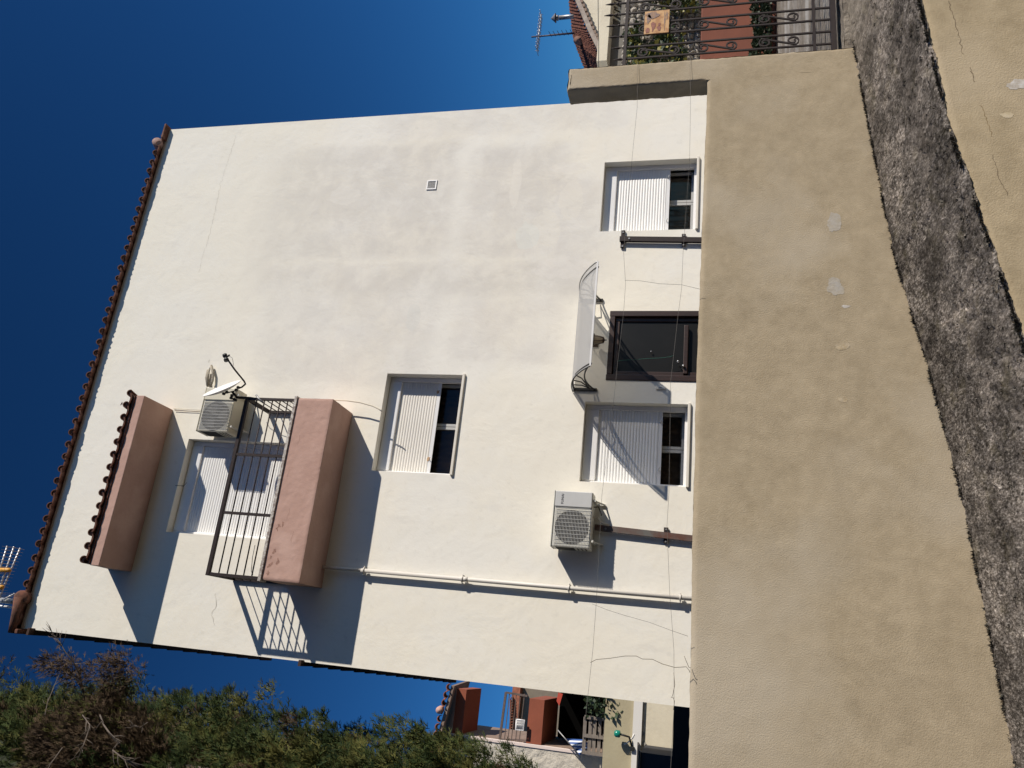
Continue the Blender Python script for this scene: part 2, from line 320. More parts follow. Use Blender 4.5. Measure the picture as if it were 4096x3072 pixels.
# moss and lichen tufts, thickest along both edges of the path
tv = []; tf = []; tmi = []
def tuft(x, y, z, s, dirn, n):
    for _ in range(n):
        d = Vector((random.gauss(0, .5), random.gauss(0, .5), random.uniform(.2, 1.1))) + dirn; d.normalize()
        w = Vector((random.gauss(0, 1), random.gauss(0, 1), random.gauss(0, .4))).normalized()*s*.22
        b = Vector((x, y, z)) + Vector((random.gauss(0, s*.35), random.gauss(0, s*.25), 0)); o = len(tv)
        tv.extend([tuple(b - w), tuple(b + w), tuple(b + d*s*random.uniform(.6, 1.2))]); tf.append((o, o+1, o+2)); tmi.append(random.choice((0, 0, 1, 2)))
for _ in range(4200):
    x = random.uniform(-.6, 8); k = random.random()
    if noise.noise(Vector((x*2.3, 5, 0))) < -.12 and k < .75: continue
    if k < .5: tuft(x, 4.258 + abs(random.gauss(0, .014)), pathz(x) - .006, random.uniform(.010, .026), Vector((0, -.8, .1)), 6)
    elif k < .8 and x < 5.2: tuft(x, 5.69 - abs(random.gauss(0, .015)), pathz(x) + .004, random.uniform(.01, .028), Vector((0, -.3, .3)), 5)
    else: tuft(x, random.triangular(4.29, 5.6, 4.3), pathz(x) + .004, random.uniform(.008, .02), Vector((0, -.1, .1)), 5)
for _ in range(90):
    x = random.uniform(.2, 5.5); y = 4.28 + abs(random.gauss(0, .2)); c = random.uniform(.008, .02)
    for _k in range(16): tuft(x + random.gauss(0, c*.9), y + random.gauss(0, c*.5), pathz(x) + .002, random.uniform(.006, .012), Vector((0, -.2, .2)), 2)
me = bpy.data.meshes.new('moss'); me.from_pydata(tv, [], tf)
for m_ in (mat('dark_moss', (.03, .03, .022), .95), mat('grey_lichen', (.16, .15, .13), .95), mat('brown_moss', (.07, .05, .03), .95)): me.materials.append(m_)
me.polygons.foreach_set('material_index', tmi); o = bpy.data.objects.new('moss', me); C.objects.link(o)
tag(o, 'dark moss and lichen tufts fringing both edges of the sloping path', kind='stuff')

# lower retaining wall under the path
rw = thing('retaining_wall', 'ochre rough rendered retaining wall below the lichen covered path, with cracks and white paint marks', 'wall', (0, 4.27, -2.4))
def rwf(u, v):
    x = -3 + u*15; zt = pathz(x) - .014; z = -2.5 + (zt + 2.5)*v
    e = max(0, 1 - (zt - z)/.03); return (x, 4.272 + .02*e*e + .004*nz(x, z, 0, 1.6) + .0014*nz(x, z, 1, 14), z + 2.4 - 0)
g = MB(); g.grid(lambda u, v: (lambda p: (p[0], p[1] - 4.27, p[2]))(rwf(u, v)), 420, 46, M_TAN2); g.build('wall_face', rw)
g = MB(); g.box(-3, 12, .06, .32, -.3, .40, M_TAN2); g.build('wall_core', rw)
YB = lambda x, z: 4.272 + .004*nz(x, z, 0, 1.6) + .0014*nz(x, z, 1, 14)
def ribbon(pts, w, m, parent, name, off=(0, 4.27, -2.4), d=-.001, jit=.0035, yf=None):
    """jagged thin crack along pts in a plane of constant Y"""
    q = []
    P = [Vector(p) for p in pts]
    for a, b in zip(P, P[1:]):
        n = max(2, int((b-a).length/(.012 if yf else .035)))
        for i in range(n): p = a.lerp(b, i/n); q.append(p + Vector((random.gauss(0, jit), 0, random.gauss(0, jit))))
    q.append(P[-1]); vs = []; fs = []
    for i, p in enumerate(q):
        t = (q[min(i+1, len(q)-1)] - q[max(i-1, 0)]).normalized(); nrm = Vector((-t.z, 0, t.x)); ww = w*random.uniform(.35, 1.2)
        vs += [p - nrm*ww + Vector((0, d, 0)) - Vector(off), p + nrm*ww + Vector((0, d, 0)) - Vector(off)]
    if yf:
        o_ = Vector(off)
        for v in vs: w_ = v + o_; v.y = yf(w_.x, w_.z) - .0008 - o_.y
    fs = [(2*i, 2*i+1, 2*i+3, 2*i+2) for i in range(len(q)-1)]
    g = MB(); g.add(vs, fs, m); return g.build(name, parent)
M_CRK = mat('dark_crack', (.17, .13, .085), .95); M_CRKY = mat('yellow_crack', (.26, .19, .10), .95)
ribbon([at(*p, 4.2665) for p in ((3795, 0), (3812, 60), (3835, 130), (3850, 200), (3857, 215))], .0022, M_CRK, rw, 'crack', yf=YB)
ribbon([at(*p, 4.2665) for p in ((3882, 262), (3888, 285), (3900, 325))], .0026, M_CRK, rw, 'crack', yf=YB)
ribbon([at(*p, 4.2665) for p in ((3925, 418), (3945, 470), (3968, 545))], .002, M_CRKY, rw, 'crack', yf=YB)
ribbon([at(*p, 4.2665) for p in ((3970, 612), (3985, 660), (3998, 720), (4030, 780))], .002, M_CRK, rw, 'crack', yf=YB)
def splat(c, rx, rz, m, parent, off, name='paint_mark', d=-.004, n=40, irr=.3, seed=0, yf=None):
    vs = [Vector((c[0], c[1] + d, c[2])) - Vector(off)]
    for i in range(n):
        a = 2*math.pi*i/n; k = 1 + irr*noise.noise(Vector((math.cos(a)*1.1 + seed, math.sin(a)*1.1, seed))) + .3*irr*noise.noise(Vector((math.cos(a)*4+seed, math.sin(a)*4, 1)))
        vs.append(Vector((c[0] + rx*k*math.cos(a), c[1] + d, c[2] + rz*k*math.sin(a))) - Vector(off))
    fs = [(0, i+1, (i+1) % n + 1) for i in range(n)]
    if yf:      # follow the uneven surface: add a middle ring and drape everything
        mid = [vs[0].lerp(v, .5) for v in vs[1:]]; vs = [vs[0]] + mid + vs[1:]
        fs = [(0, i+1, (i+1) % n + 1) for i in range(n)] + [(i+1, n+i+1, n+(i+1) % n + 1, (i+1) % n + 1) for i in range(n)]
        o_ = Vector(off)
        for v in vs: w_ = v + o_; v.y = yf(w_.x, w_.z) - .0012 - o_.y
    g = MB(); g.add(vs, fs, m); return g.build(name, parent)
M_WPAINT = mat('old_white_paint', (.62, .60, .58), .9, col2=(.42, .38, .33), scale=30)
M_GPATCH = mat('bare_grey_patch', (.43, .41, .385), .93, col2=(.40, .355, .28), scale=16, bump=.4, bscale=40)
p = at(4085, 332, 4.268); splat(p, .035, .075, M_WPAINT, rw, (0, 4.27, -2.4), seed=3, irr=.7, yf=YB); splat(at(4030, 460, 4.268), .02, .03, mat('faint_whitewash', (.58, .50, .38), .9, col2=(.5, .42, .28), scale=30), rw, (0, 4.27, -2.4), seed=5, irr=.7, yf=YB)

# ------------------------------------------------------------------ garden wall with its end pillar
gw = thing('garden_wall', 'tan rough rendered garden wall in front of the house with a taller end pillar', 'wall', (0, 5.7, -1.9))
def topz(x): return .012 + .03*min(1, max(0, (4.7 - x)/2.5)) - .012*min(1, max(0, (1 - x)/1.5)) + .006*nz(x, 2, 0, 3) + .004*nz(x, 2, 0, 14)
OFF = Vector((0, 5.7, -1.9))
def wl(x, y, z): return tuple(Vector((x, y, z)) - OFF)
def rough(x, z): return .006*nz(x, z, 0, 1.6) + .0014*nz(x, z, 5, 11) + .0008*nz(x, z, 7, 34)
g = MB()
def main_face(u, v):
    x = -3 + u*7.922; zb = pathz(x) - .04; zt = topz(x); z = zb + (zt - zb)*v
    e = max(0, 1 - (zt - z)/.03); return wl(x, 5.7 + rough(x, z) + .014*e*e, z)
g.grid(main_face, 330, 90, M_TAN)
g.grid(lambda u, v: wl(-3 + u*7.925, 5.718 + v*.19 + rough(-3+u*7.925, 0), topz(-3 + u*7.925) + .005*nz(u*80, v*2, 0, 1)), 330, 4, M_TAN)
g.box(-3, 4.92, .05, .2, -.9, 1.89, M_TAN)
g.build('wall', gw)
g = MB()
PX0, PX1, PZ = 4.922, 5.158, 1.272
def pil(x, y, z):
    """rounds and roughens the pillar edges"""
    ex = min(x - PX0, PX1 - x); ey = min(y - 5.7, 5.91 - y); ez = PZ - z
    k = .006
    x += k*max(0, 1 - ey/.02)*(1 if x < 5.04 else -1)*.6 + .008*nz(x, y, z, 7) + .005*nz(x, y, z, 26)
    y += k*max(0, 1 - ex/.02)*(1 if y < 5.8 else -1)*.6 + .005*nz(x+3, y, z, 7)
    z -= k*(max(0, 1 - ex/.025) + max(0, 1 - ey/.025)) - .008*nz(x, y, 3, 11) if ez < .02 else 0
    return wl(x, y, z)
def pilf(u, v):
    x = PX0 + u*(PX1-PX0); z = -1.25 + v*(PZ+1.25); e = 0
    if z > .03: e = max(0, 1 - (x - PX0)/.014)**2
    e = max(e, max(0, 1 - (PX1 - x)/.016)**2, max(0, 1 - (PZ - z)/.02)**2)
    xx = x + (.006*nz(0, 0, z, 5) + .005*nz(1, 0, z, 22))*(1 if z > .03 else 0)*(1-u) + (.006*nz(5, 0, z, 5) + .005*nz(3, 0, z, 22))*u
    return wl(xx, 5.7 + rough(x, z) + .010*e, z - (.010 + .008*nz(x, 0, 3, 11))*(v > .99))
g.grid(pilf, 24, 260, M_TAN)
g.grid(lambda u, v: pil(PX0, 5.7 + u*.21, -1.25 + v*(PZ+1.25)), 10, 130, M_TAN)
g.grid(lambda u, v: pil(PX1, 5.7 + u*.21, -1.25 + v*(PZ+1.25)), 10, 130, M_TAN)
g.grid(lambda u, v: pil(PX0 + u*(PX1-PX0), 5.91, -1.25 + v*(PZ+1.25)), 8, 130, M_TAN)
g.grid(lambda u, v: pil(PX0 + u*(PX1-PX0), 5.7 + v*.21, PZ), 12, 12, M_TAN)
g.build('pillar', gw)
M_PATCH = mat('bleached_render_spot', (.48, .42, .33), .93, col2=(.43, .34, .21), scale=14, bump=.6, bscale=30)
for (px, py, rx, rz, sd_, m_) in ((3337, 885, .085, .05, 3, M_GPATCH), (3340, 1145, .075, .055, 9, M_GPATCH), (3372, 1600, .018, .03, 5, M_PATCH), (3384, 1225, .012, .03, 6, M_WPAINT), (3370, 1385, .03, .05, 8, M_PATCH)):
    splat(at(px, py, 5.697), rx, rz, m_, gw, OFF, 'bare_patch', seed=sd_, irr=.55, yf=lambda x, z: 5.7 + rough(x, z))

# ------------------------------------------------------------------ trellis wires above the garden wall
def wire(name, pts, r, label, m=M_CABLE, group=None, sub=3):
    P = [Vector(p) for p in pts]; o = thing(name, label, 'wire', P[0], group)
    g = MB(); g.tube([p - P[0] for p in P], r, m, 5); g.build('strand', o); return o
W1 = [(5.078, .631), (4.643, .61), (4.238, .624), (3.195, .652), (2.902, .62), (2.646, .622), (2.195, .646), (1.934, .656), (1.481, .681), (1.162, .702), (.41, .693), (.068, .696), (-.226, .71), (-.672, .727), (-2.5, .74)]
W2 = [(5.064, .165), (4.643, .15), (4.045, .143), (3.186, .172), (2.858, .174), (2.634, .194), (2.064, .233), (1.209, .216), (.964, .222), (.498, .187), (.122, .146), (-.225, .134), (-.598, .143), (-2.5, .15)]
wire('trellis_wire', [(5.17, 5.69, .631)] + [(x, 5.66 if x < 4.8 else 5.682, z) for x, z in W1], .0012, 'upper thin wire stretched sideways from the pillar above the garden wall')
wire('trellis_wire', [(5.17, 5.69, .165)] + [(x, 5.66 if x < 4.8 else 5.682, z) for x, z in W2], .0012, 'lower thin wire stretched sideways from the pillar just above the garden wall')
wire('tie_wire', [at(x, y, 5.655) for x, y in ((2500, 1121), (2560, 1123), (2640, 1135), (2726, 1139), (2760, 1147), (2802, 1157))], .0014, 'fine tie wire hanging between the steel angle bar and the door onto the wall top', M_CABLE)
wire('tie_wire', [at(x, y, 5.655) for x, y in ((2367, 2415), (2430, 2440), (2500, 2462), (2600, 2490), (2680, 2520), (2752, 2545))], .0013, 'fine tie wire slanting from the downpipe foot towards the lower left of the wall', M_CABLE)
wire('dry_tendril', [at(x, y, 5.65) for x, y in ((2362, 2650), (2385, 2638), (2440, 2633), (2500, 2624), (2545, 2624), (2570, 2636), (2610, 2637), (2650, 2656), (2700, 2670), (2745, 2667), (2757, 2682), (2760, 2690))], .0021, 'curly dry vine tendril hanging over the two wires near the left end', mat('dry_stem', (.20, .17, .13), .9))
wire('dry_tendril', [at(x, y, 5.65) for x, y in ((2695, 2690), (2699, 2740), (2690, 2785), (2683, 2788), (2694, 2792), (2698, 2805), (2694, 2840))], .002, 'short dry tendril looped on the lower wire beside the house corner', mat('dry_stem', (.2, .17, .13), .9))
wire('dry_tendril', [at(x, y, 5.65) for x, y in ((2737, 2624), (2745, 2645), (2755, 2668), (2762, 2672))], .002, 'tiny dry stem curling up at the top of the garden wall', mat('dry_stem', (.2, .17, .13), .9))

# ------------------------------------------------------------------ the house
HX0, HX1, HZ0, HZ1, HY, HB = -.402, 8.36, -1.15, 9.60, 10.0, 16.6
house = thing('house', 'tall cream rendered three storey house with pink balcony and tiled eaves behind the garden wall', 'house', (0, 10, -1.1))
HO = Vector((0, 10, -1.1))
def hl(p): return tuple(Vector(p) - HO)
class HB_(MB):
    """mesh builder in world coordinates, shifted to the house origin when built"""
    def build(s, name, parent=None):
        pp = parent; off = HO.copy()
        while pp is not None and pp is not house: off += pp.location; pp = pp.parent
        s.v = [tuple(Vector(v) - off) for v in s.v]; return MB.build(s, name, parent or house)
holes = {'W1': (5.995, 7.205, .137, 1.524), 'W2': (2.215, 3.332, .167, 1.552), 'WF': (2.215, 3.685, 3.34, 4.52), 'WT': (1.142, 2.557, 5.08, 7.584), 'D': (3.66, 4.685, -.86, 1.284)}
def wall_with_holes(mb, x0, x1, z0, z1, y, hs, m):
    xs = sorted({x0, x1, *[h[0] for h in hs], *[h[1] for h in hs]}); zs = sorted({z0, z1, *[h[2] for h in hs], *[h[3] for h in hs]})
    vid = {}
    vs = []; fs = []
    def V(x, z):
        if (x, z) not in vid: vid[(x, z)] = len(vs); vs.append((x, y, z))
        return vid[(x, z)]
    for a, b in zip(xs, xs[1:]):
        for c, d in zip(zs, zs[1:]):
            if any(h[0] <= (a+b)/2 <= h[1] and h[2] <= (c+d)/2 <= h[3] for h in hs): continue
            fs.append((V(a, c), V(b, c), V(b, d), V(a, d)))
    mb.add(vs, fs, m)
g = HB_()
wall_with_holes(g, HX0, HX1, HZ0, HZ1, HY, list(holes.values()), M_FAC)
for h in holes.values():      # reveals
    x0, x1, z0, z1 = h; yb = HY + .30
    g.quad((x0, HY, z0), (x0, yb, z0), (x0, yb, z1), (x0, HY, z1), M_FAC); g.quad((x1, HY, z0), (x1, HY, z1), (x1, yb, z1), (x1, yb, z0), M_FAC)
    g.quad((x0, HY, z1), (x0, yb, z1), (x1, yb, z1), (x1, HY, z1), M_FAC); g.quad((x0, HY, z0), (x1, HY, z0), (x1, yb, z0), (x0, yb, z0), M_FAC)
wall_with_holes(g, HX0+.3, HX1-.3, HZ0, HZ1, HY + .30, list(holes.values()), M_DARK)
g.quad((HX0, HY, HZ0), (HX0, HY, HZ1), (HX0, HB, HZ1), (HX0, HB, HZ0), M_FAC); g.quad((HX1, HY, HZ0), (HX1, HB, HZ0), (HX1, HB, HZ1), (HX1, HY, HZ1), M_FAC)
g.quad((HX0, HB, HZ0), (HX0, HB, HZ1), (HX1, HB, HZ1), (HX1, HB, HZ0), M_FAC)
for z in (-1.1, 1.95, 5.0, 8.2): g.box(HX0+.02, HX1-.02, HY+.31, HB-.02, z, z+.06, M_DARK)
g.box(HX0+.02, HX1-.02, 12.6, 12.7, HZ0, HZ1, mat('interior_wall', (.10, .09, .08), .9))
g.build('wall')
def crack(pts, w=.0016): ribbon([at(x, y, 9.996) for x, y in pts], w, M_CRACK, house, 'crack', off=HO, d=0, jit=.006)
crack(((945, 540), (912, 640), (882, 735), (865, 820), (840, 930), (815, 1010), (795, 1090)))
crack(((860, 2370), (865, 2420), (845, 2460), (858, 2500)), .003); crack(((300+985*.5424, 1300+258*.5424), (835, 1450)), .004)

# roof : sloping slab, soffit board, clay tiles
g = HB_()
g.prism([(HX0-.05, 9.99, 9.601), (HX0-.05, 13.3, 10.82), (HX0-.05, HB+.2, 9.601)], (HX1-HX0+.08, 0, 0), M_SOFF)
roof = g.build('roof')
M_PLUG = mat('tile_mortar', (.26, .14, .105), .95, var=.4, scale=30)
def half_tile(L, r, th, m, down=False, n=7, taper=.85, plug=False):
    """barrel tile along +Y from y=0"""
    g = MB(); vs = []
    for (y, k) in ((0, 1), (L, taper)):
        for rr in (r*k, (r - th)*k):
            for i in range(n+1):
                a = math.pi*i/n; vs.append((rr*math.cos(a), y, rr*math.sin(a)*(-1 if down else 1)))
    q = n+1
    fs = []
    for i in range(n):
        fs += [(i, i+1, 2*q+i+1, 2*q+i), (q+i+1, q+i, 3*q+i, 3*q+i+1), (i+1, i, q+i, q+i+1), (2*q+i, 2*q+i+1, 3*q+i+1, 3*q+i)]
    fs += [(0, 2*q, 3*q, q), (n, q+n, 3*q+n, 2*q+n)]
    if plug: o_ = len(vs); vs += [((r - th)*math.cos(math.pi*i/n), .022, (r - th)*math.sin(math.pi*i/n)*.96) for i in range(n+1)]; g.add(vs[o_:], [tuple(range(n+1))[::-1]], M_PLUG); vs = vs[:o_]
    g.add(vs, fs, m, False); return g.mesh('roof_tile')
tile_c = half_tile(.45, .056, .012, M_TILE, plug=True); tile_u = half_tile(.45, .05, .012, M_TILE, True, taper=.9)
def pan_tile(w, L, th, m):
    g = MB(); n = 6; vs = []
    for y in (0, L):
        for t in (0, th):
            for i in range(n+1): u = i/n*2-1; vs.append((u*w/2, y, -.018*(1-u*u) + t))
    q = n+1; fs = []
    for i in range(n): fs += [(i, i+1, 2*q+i+1, 2*q+i), (q+i+1, q+i, 3*q+i, 3*q+i+1), (i+1, i, q+i, q+i+1)]
    g.add(vs, fs, m); return g.mesh('roof_tile')
tile_p = pan_tile(.192, .45, .02, M_TILE)
rl = roof.location
sl = math.atan2(1.25, 3.37)
x = -.36; i = 0
while x < 8.1:
    dx = random.uniform(-.008, .008); dz = random.uniform(-.006, .006)
    inst(tile_c, 'roof_tile', roof, tuple(Vector((x+dx, 9.865 + random.uniform(-.012, .012), 9.592 + dz)) - HO), (sl + random.uniform(-.03, .03), 0, random.uniform(-.03, .03)))
    inst(tile_p, 'roof_tile', roof, tuple(Vector((x+.097, 9.885 + random.uniform(-.018, .012), 9.590 + random.uniform(-.004, .004))) - HO), (sl, random.uniform(-.04, .04), random.uniform(-.03, .03)))
    x += .1935
# flat verge tiles and hip cap ends at the two corners
g = HB_(); g.bbox(8.10, 8.40, 9.88, 10.2, 9.565, 9.60, M_TILE, .006); g.build('verge_tile', roof)
g = HB_(); g.bbox(HX0-.075, HX0-.01, 9.85, 10.1, 9.50, 9.66, M_TILE, .01); g.build('verge_tile', roof)
g = HB_(); g.lathe([(0, 0), (.082, 0), (.085, .004), (.085, .5), (0, .5)], (8.0, 9.86, 9.635), mat('pale_mortar_cap', (.42, .27, .23), .9, var=.3, scale=20), (0, 1, .37), 14); g.build('cap_tile', roof)
g = HB_(); g.lathe([(0, -.02), (.08, -.02), (.105, .0), (.105, .5), (0, .5)], (.02, 9.86, 9.62), M_TILE, (0, 1, .37), 14)
g.tube([(.02, 9.86, 9.64), (-.2, 9.86, 9.63), (-.47, 9.86, 9.60)], [.075, .055, .05], M_TILE, 8); g.build('cap_tile', roof)
# eaves along the side wall, receding behind the corner
def side_eave(y0, y1, x0, x1, z, name, m):
    g = HB_(); n = int((y1-y0)/.45); 
    for k in range(n):
        a = k/n; b = (k+1)/n; ya = y0 + (y1-y0)*a; yb = y0 + (y1-y0)*b; xa = x0 + (x1-x0)*a
        g.box(xa, HX0+.02, ya, yb - .004, z + .012*(k % 2), z + .04 + .012*(k % 2), m)
    return g.build(name, roof)
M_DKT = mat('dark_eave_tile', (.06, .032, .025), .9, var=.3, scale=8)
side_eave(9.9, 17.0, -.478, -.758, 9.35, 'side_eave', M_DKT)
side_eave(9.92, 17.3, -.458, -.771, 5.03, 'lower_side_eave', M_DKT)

# roller shutter windows
def roller(name, key, yf, boxh, zs, m_slat, mull=None, sill=True, label=None, door=False):
    x0, x1, z0, z1 = holes[key]
    w = thing(name, None, None); del_ = [w.pop(k) for k in list(w.keys())]
    w.parent = house; w.location = Vector((x0, HY, z0)) - HO
    if label: w['label'] = label
    f = .045
    g = HB_(); g.bbox(x0+.005, x0+f, yf, yf+.07, z0+.002, z1-.003, M_WHITE, .004); g.bbox(x1-f-.02, x1-.005, yf, yf+.07, z0+.002, z1-.003, M_WHITE, .004)
    g.box(x0+f+.001, x1-f-.021, yf+.012, yf+.06, z0+.002, z0+.045, M_WHITE); g.build('frame', w)
    g = HB_(); g.bbox(x0+f+.001, x1-f-.021, yf-.006, yf+.13, z1-boxh, z1-.003, M_WHITE, .01); g.build('shutter_box', w)
    # curved interlocking slats, one corrugated curtain hanging straight down
    g = HB_(); pitch = .0405; z = z1 - boxh + .004; ys = yf + .034; xa, xb = x0+f+.002, x1-f-.022
    while z > zs + .001:
        zz = max(z - pitch, zs); hgt = z - zz; prof = []
        for k in range(7): a = k/6; prof.append((ys - .0065*math.sin(math.pi*a)**.8, z - hgt*.95*a))
        prof.append((ys + .002, z - hgt*.96)); prof.append((ys + .002, zz))
        vs = [(X, p_[0] + .0015*math.sin(X*2+z*5), p_[1]) for X in (xa, xb) for p_ in prof]; n = len(prof)
        g.add(vs, [(i, i+1, n+i+1, n+i) for i in range(n-1)], m_slat, False); z = zz
    g.box(xa, xb, ys-.002, ys+.01, zs-.05, zs, M_WHITE)
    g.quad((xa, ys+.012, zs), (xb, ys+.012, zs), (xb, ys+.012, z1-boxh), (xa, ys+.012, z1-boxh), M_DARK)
    sh = g.build('shutter', w)
    for sx in (x0 + .24, x1 - .22):
        if door: break
        g = HB_(); g.tube([(sx, ys-.002, zs-.02), (sx+.004, ys-.03, zs-.024), (sx+.03, ys-.034, zs-.035)], .007, mat('stop_rust', (.30, .16, .09), .7) if m_slat is M_SHUT2 else M_ACG, 6); g.build('stop', sh)
        if m_slat is M_SHUT2: splat(Vector((sx+.01, ys-.006, zs+.0)), .03, .016, mat('rust_stain', (.42, .22, .09), .9, col2=(.6, .45, .3), scale=60), sh, HO + w.location + sh.location, 'rust_stain', d=-.002, seed=sx)
    if not door:
        yg = yf + .15
        g = HB_()
        for a, b in ((x0+.03, (mull[0]+mull[1])/2-.004), ((mull[0]+mull[1])/2+.004, x1-.05)):
            t = .038
            g.box(a, a+t, yg, yg+.045, z0+.045, zs+.12, M_CAS); g.box(b-t, b, yg, yg+.045, z0+.045, zs+.12, M_CAS); g.box(a+t+.001, b-t-.001, yg+.002, yg+.043, z0+.046, z0+.046+t, M_CAS)
        g.build('casement', w)
        for a, b in ((x0+.03, (mull[0]+mull[1])/2-.004), ((mull[0]+mull[1])/2+.004, x1-.05)):
            g = HB_(); g.box(a+.05, b-.05, yg+.018, yg+.024, z0+.1, z1-boxh, M_GLASS); g.build('pane', w)
        g = HB_()
        n = 60; ca = x0+.02; cb = x1-.03
        vs = []
        for k in range(n+1):
            X = ca + (cb-ca)*k/n; Yc = yg + .16 + .02*math.sin(k*1.05); vs += [(X, Yc, z0), (X, Yc, z1)]
        g.add(vs, [(2*k, 2*k+2, 2*k+3, 2*k+1) for k in range(n)], mat('grey_curtain', (.24, .205, .175), .95), True); g.build('curtain', w)
    if sill:
        g = HB_(); g.bbox(x0-.012, x1+.012, HY-.035, yf+.01, z0-.03, z0+.008, mat('pale_stone_sill', (.74, .70, .62), .6, var=.1), .006); g.build('sill', w)
    return w
roller('window', 'W1', 10.13, .19, .585, M_SHUT, (6.577, 6.671), label='window with white shutter two thirds down beside the pillar')
roller('window', 'W2', 10.13, .19, .555, M_SHUT, (2.701, 2.851), label='window with white shutter crossed by the canopy shadow')
roller('window', 'WF', 10.16, .19, 3.77, M_SHUT2, (2.943, 3.035), label='first floor window with yellowed rust stained shutter')
roller('balcony_door', 'WT', 10.14, .19, 5.13, M_SHUT, sill=False, door=True, label='balcony door with white shutter fully lowered')

# street door
x0, x1, z0, z1 = holes['D']
dr = thing('door', None, None); [dr.pop(k) for k in list(dr.keys())]; dr.parent = house; dr.location = Vector((x0, HY, z0)) - HO
g = HB_(); y0 = 9.985
for a, b, c, d in ((x0-.01, x0+.075, z0, z1), (x1-.075, x1+.01, z0, z1), (x0+.076, x1-.076, z1-.075, z1)): g.bbox(a, b, y0, y0+.12, c, d + (.006 if a < x0 + .0 or b > x1 else 0), M_WOOD, .008)
g.build('frame', dr)
g = HB_(); a, b = x0+.078, x1-.078; yl = y0 + .045
for (p0, p1, q0, q1) in ((a, a+.06, z0, z1-.08), (b-.06, b, z0, z1-.08), (a+.061, b-.061, z1-.14, z1-.08), (a+.061, b-.061, z0, z0+.3)): g.bbox(p0, p1, yl, yl+.05, q0, q1, M_WOOD, .006)
g.build('leaf', dr)
g = HB_(); g.box(a+.05, b-.05, yl+.02, yl+.028, z0+.28, z1-.13, M_TINT); g.build('pane', dr)
g = HB_(); g.box(a+.10, b-.07, yl+.10, yl+.11, z0+.2, z1-.22, mat('grey_door_blind', (.03, .029, .027), .9)); g.build('blind', dr)
g = HB_(); g.bbox(a+.02, b-.13, yl-.045, yl-.005, .195, .255, M_WOOD, .008); g.build('handle_bar', dr)
for px, py in ((2712, 1447), (2733, 1463)):
    q = at(px, py, 9.965); g = HB_(); g.lathe([(0, -.022), (.013, -.018), (.02, -.004), (.018, .01), (.007, .016), (.007, .06)], q, mat('steel_knob', (.75, .75, .75), .2, 1.), (0, 1, 0), 12); g.build('door_knob', dr)
q = at(2605, 1406, 10.02); g = HB_(); g.lathe([(0, -.01), (.012, -.006), (.012, .004)], q, MATS['steel_knob'], (0, 1, 0), 10); g.build('door_knob', dr)
g = HB_(); pts = [at(x, y, 9.93) for x, y in ((2468, 1445), (2490, 1441), (2530, 1439), (2590, 1434), (2640, 1432), (2680, 1427), (2696, 1421))]
tag(thing('green_string', 'thin green string trailing across the dark glass door', 'string', pts[0]))
go = bpy.data.objects['green_string']; g = MB(); g.tube([p - pts[0] for p in pts], .0022, mat('green_string_fibre', (.03, .16, .12), .8), 5); g.build('strand', go)

# balcony
bx0, bx1, by0, by1, bz0, bz1, bt = .553, 3.047, 9.338, 9.999, 4.965, 5.50, .10
g = HB_()
def wob(x, z, k=0): return .004*nz(x, z, k, 2.5) + .002*nz(x, z, k+3, 14)
g.grid(lambda u, v: (bx0 + (bx1-bx0)*u, by0 + wob(u*2.5, v*.5) + .008*max(0, 1 - min(u, 1-u)*2.5/.012)**2 + .006*max(0, 1 - v*.53/.012)**2, bz0 + (bz1-bz0)*v), 120, 30, M_PINK)
g.grid(lambda u, v: (bx0 + (bx1-bx0)*u, by0 + .008 + (by1-by0-.008)*v, bz0 + wob(u*2.5, v*.6, 5)), 60, 16, M_PINK)
g.grid(lambda u, v: (bx0 + wob(u, v, 2), by0 + .008 + (by1-by0-.008)*u, bz0 + (bz1-bz0)*v), 16, 14, M_PINK)
g.grid(lambda u, v: (bx1 + wob(u, v, 4), by0 + .008 + (by1-by0-.008)*u, bz0 + (bz1-bz0)*v), 16, 14, M_PINK)
g.box(bx0+.01, bx1-.01, by0+.012, by0+bt, 5.076, bz1, M_PINK); g.box(bx0+.01, bx0+bt, by0+bt+.001, by1, 5.076, bz1, M_PINK); g.box(bx1-bt, bx1-.01, by0+bt+.001, by1, 5.076, bz1, M_PINK)
g.box(bx0+.01, bx1-.01, by0+.012, by1, bz0+.02, 5.075, M_PINK)
bal = g.build('balcony')
g = HB_(); g.bbox(.53, 3.07, 9.315, 9.465, 5.502, 5.545, mat('flaking_white_coping', (.62, .60, .55), .7, col2=(.20, .15, .13), scale=30), .004); g.build('coping', bal)
YP = lambda x, z: by0 + wob(x - bx0, (z - bz0)*.935)
for k in range(9):
    q = (random.choice((.62, .75, .95, 1.25, .6, .8)) + random.uniform(-.05, .05), 9.337, 5.44 - abs(random.gauss(0, .05)))
    splat(q, random.uniform(.012, .04), random.uniform(.01, .025), mat('mould_spot', (.22, .13, .10), .95, col2=(.40, .23, .18), scale=60), bal, HO, 'mould_spot', seed=k*3.3, irr=1.1, yf=YP)
for a_, b_ in ((1.05, 5.18), (1.9, 5.42), (2.35, 5.36), (1.35, 5.3)):
    pts = [Vector((a_ + i*.05, 9.333, b_ + .012*math.sin(i*2.1))) for i in range(4)]; ribbon(pts, .0018, mat('pink_crack', (.36, .2, .16), .95), bal, 'crack', off=HO, jit=.004, yf=YP)
rail = MB(); rail_o = bpy.data.objects.new('balcony_railing', None); C.objects.link(rail_o); rail_o.parent = house; rail_o.location = (0, 0, 0)
def rbar(name, pts, r, sq=True): g = HB_(); g.tube(pts, r, M_IRON, 8, sq=sq); return g.build(name, rail_o)
ZT = 6.31
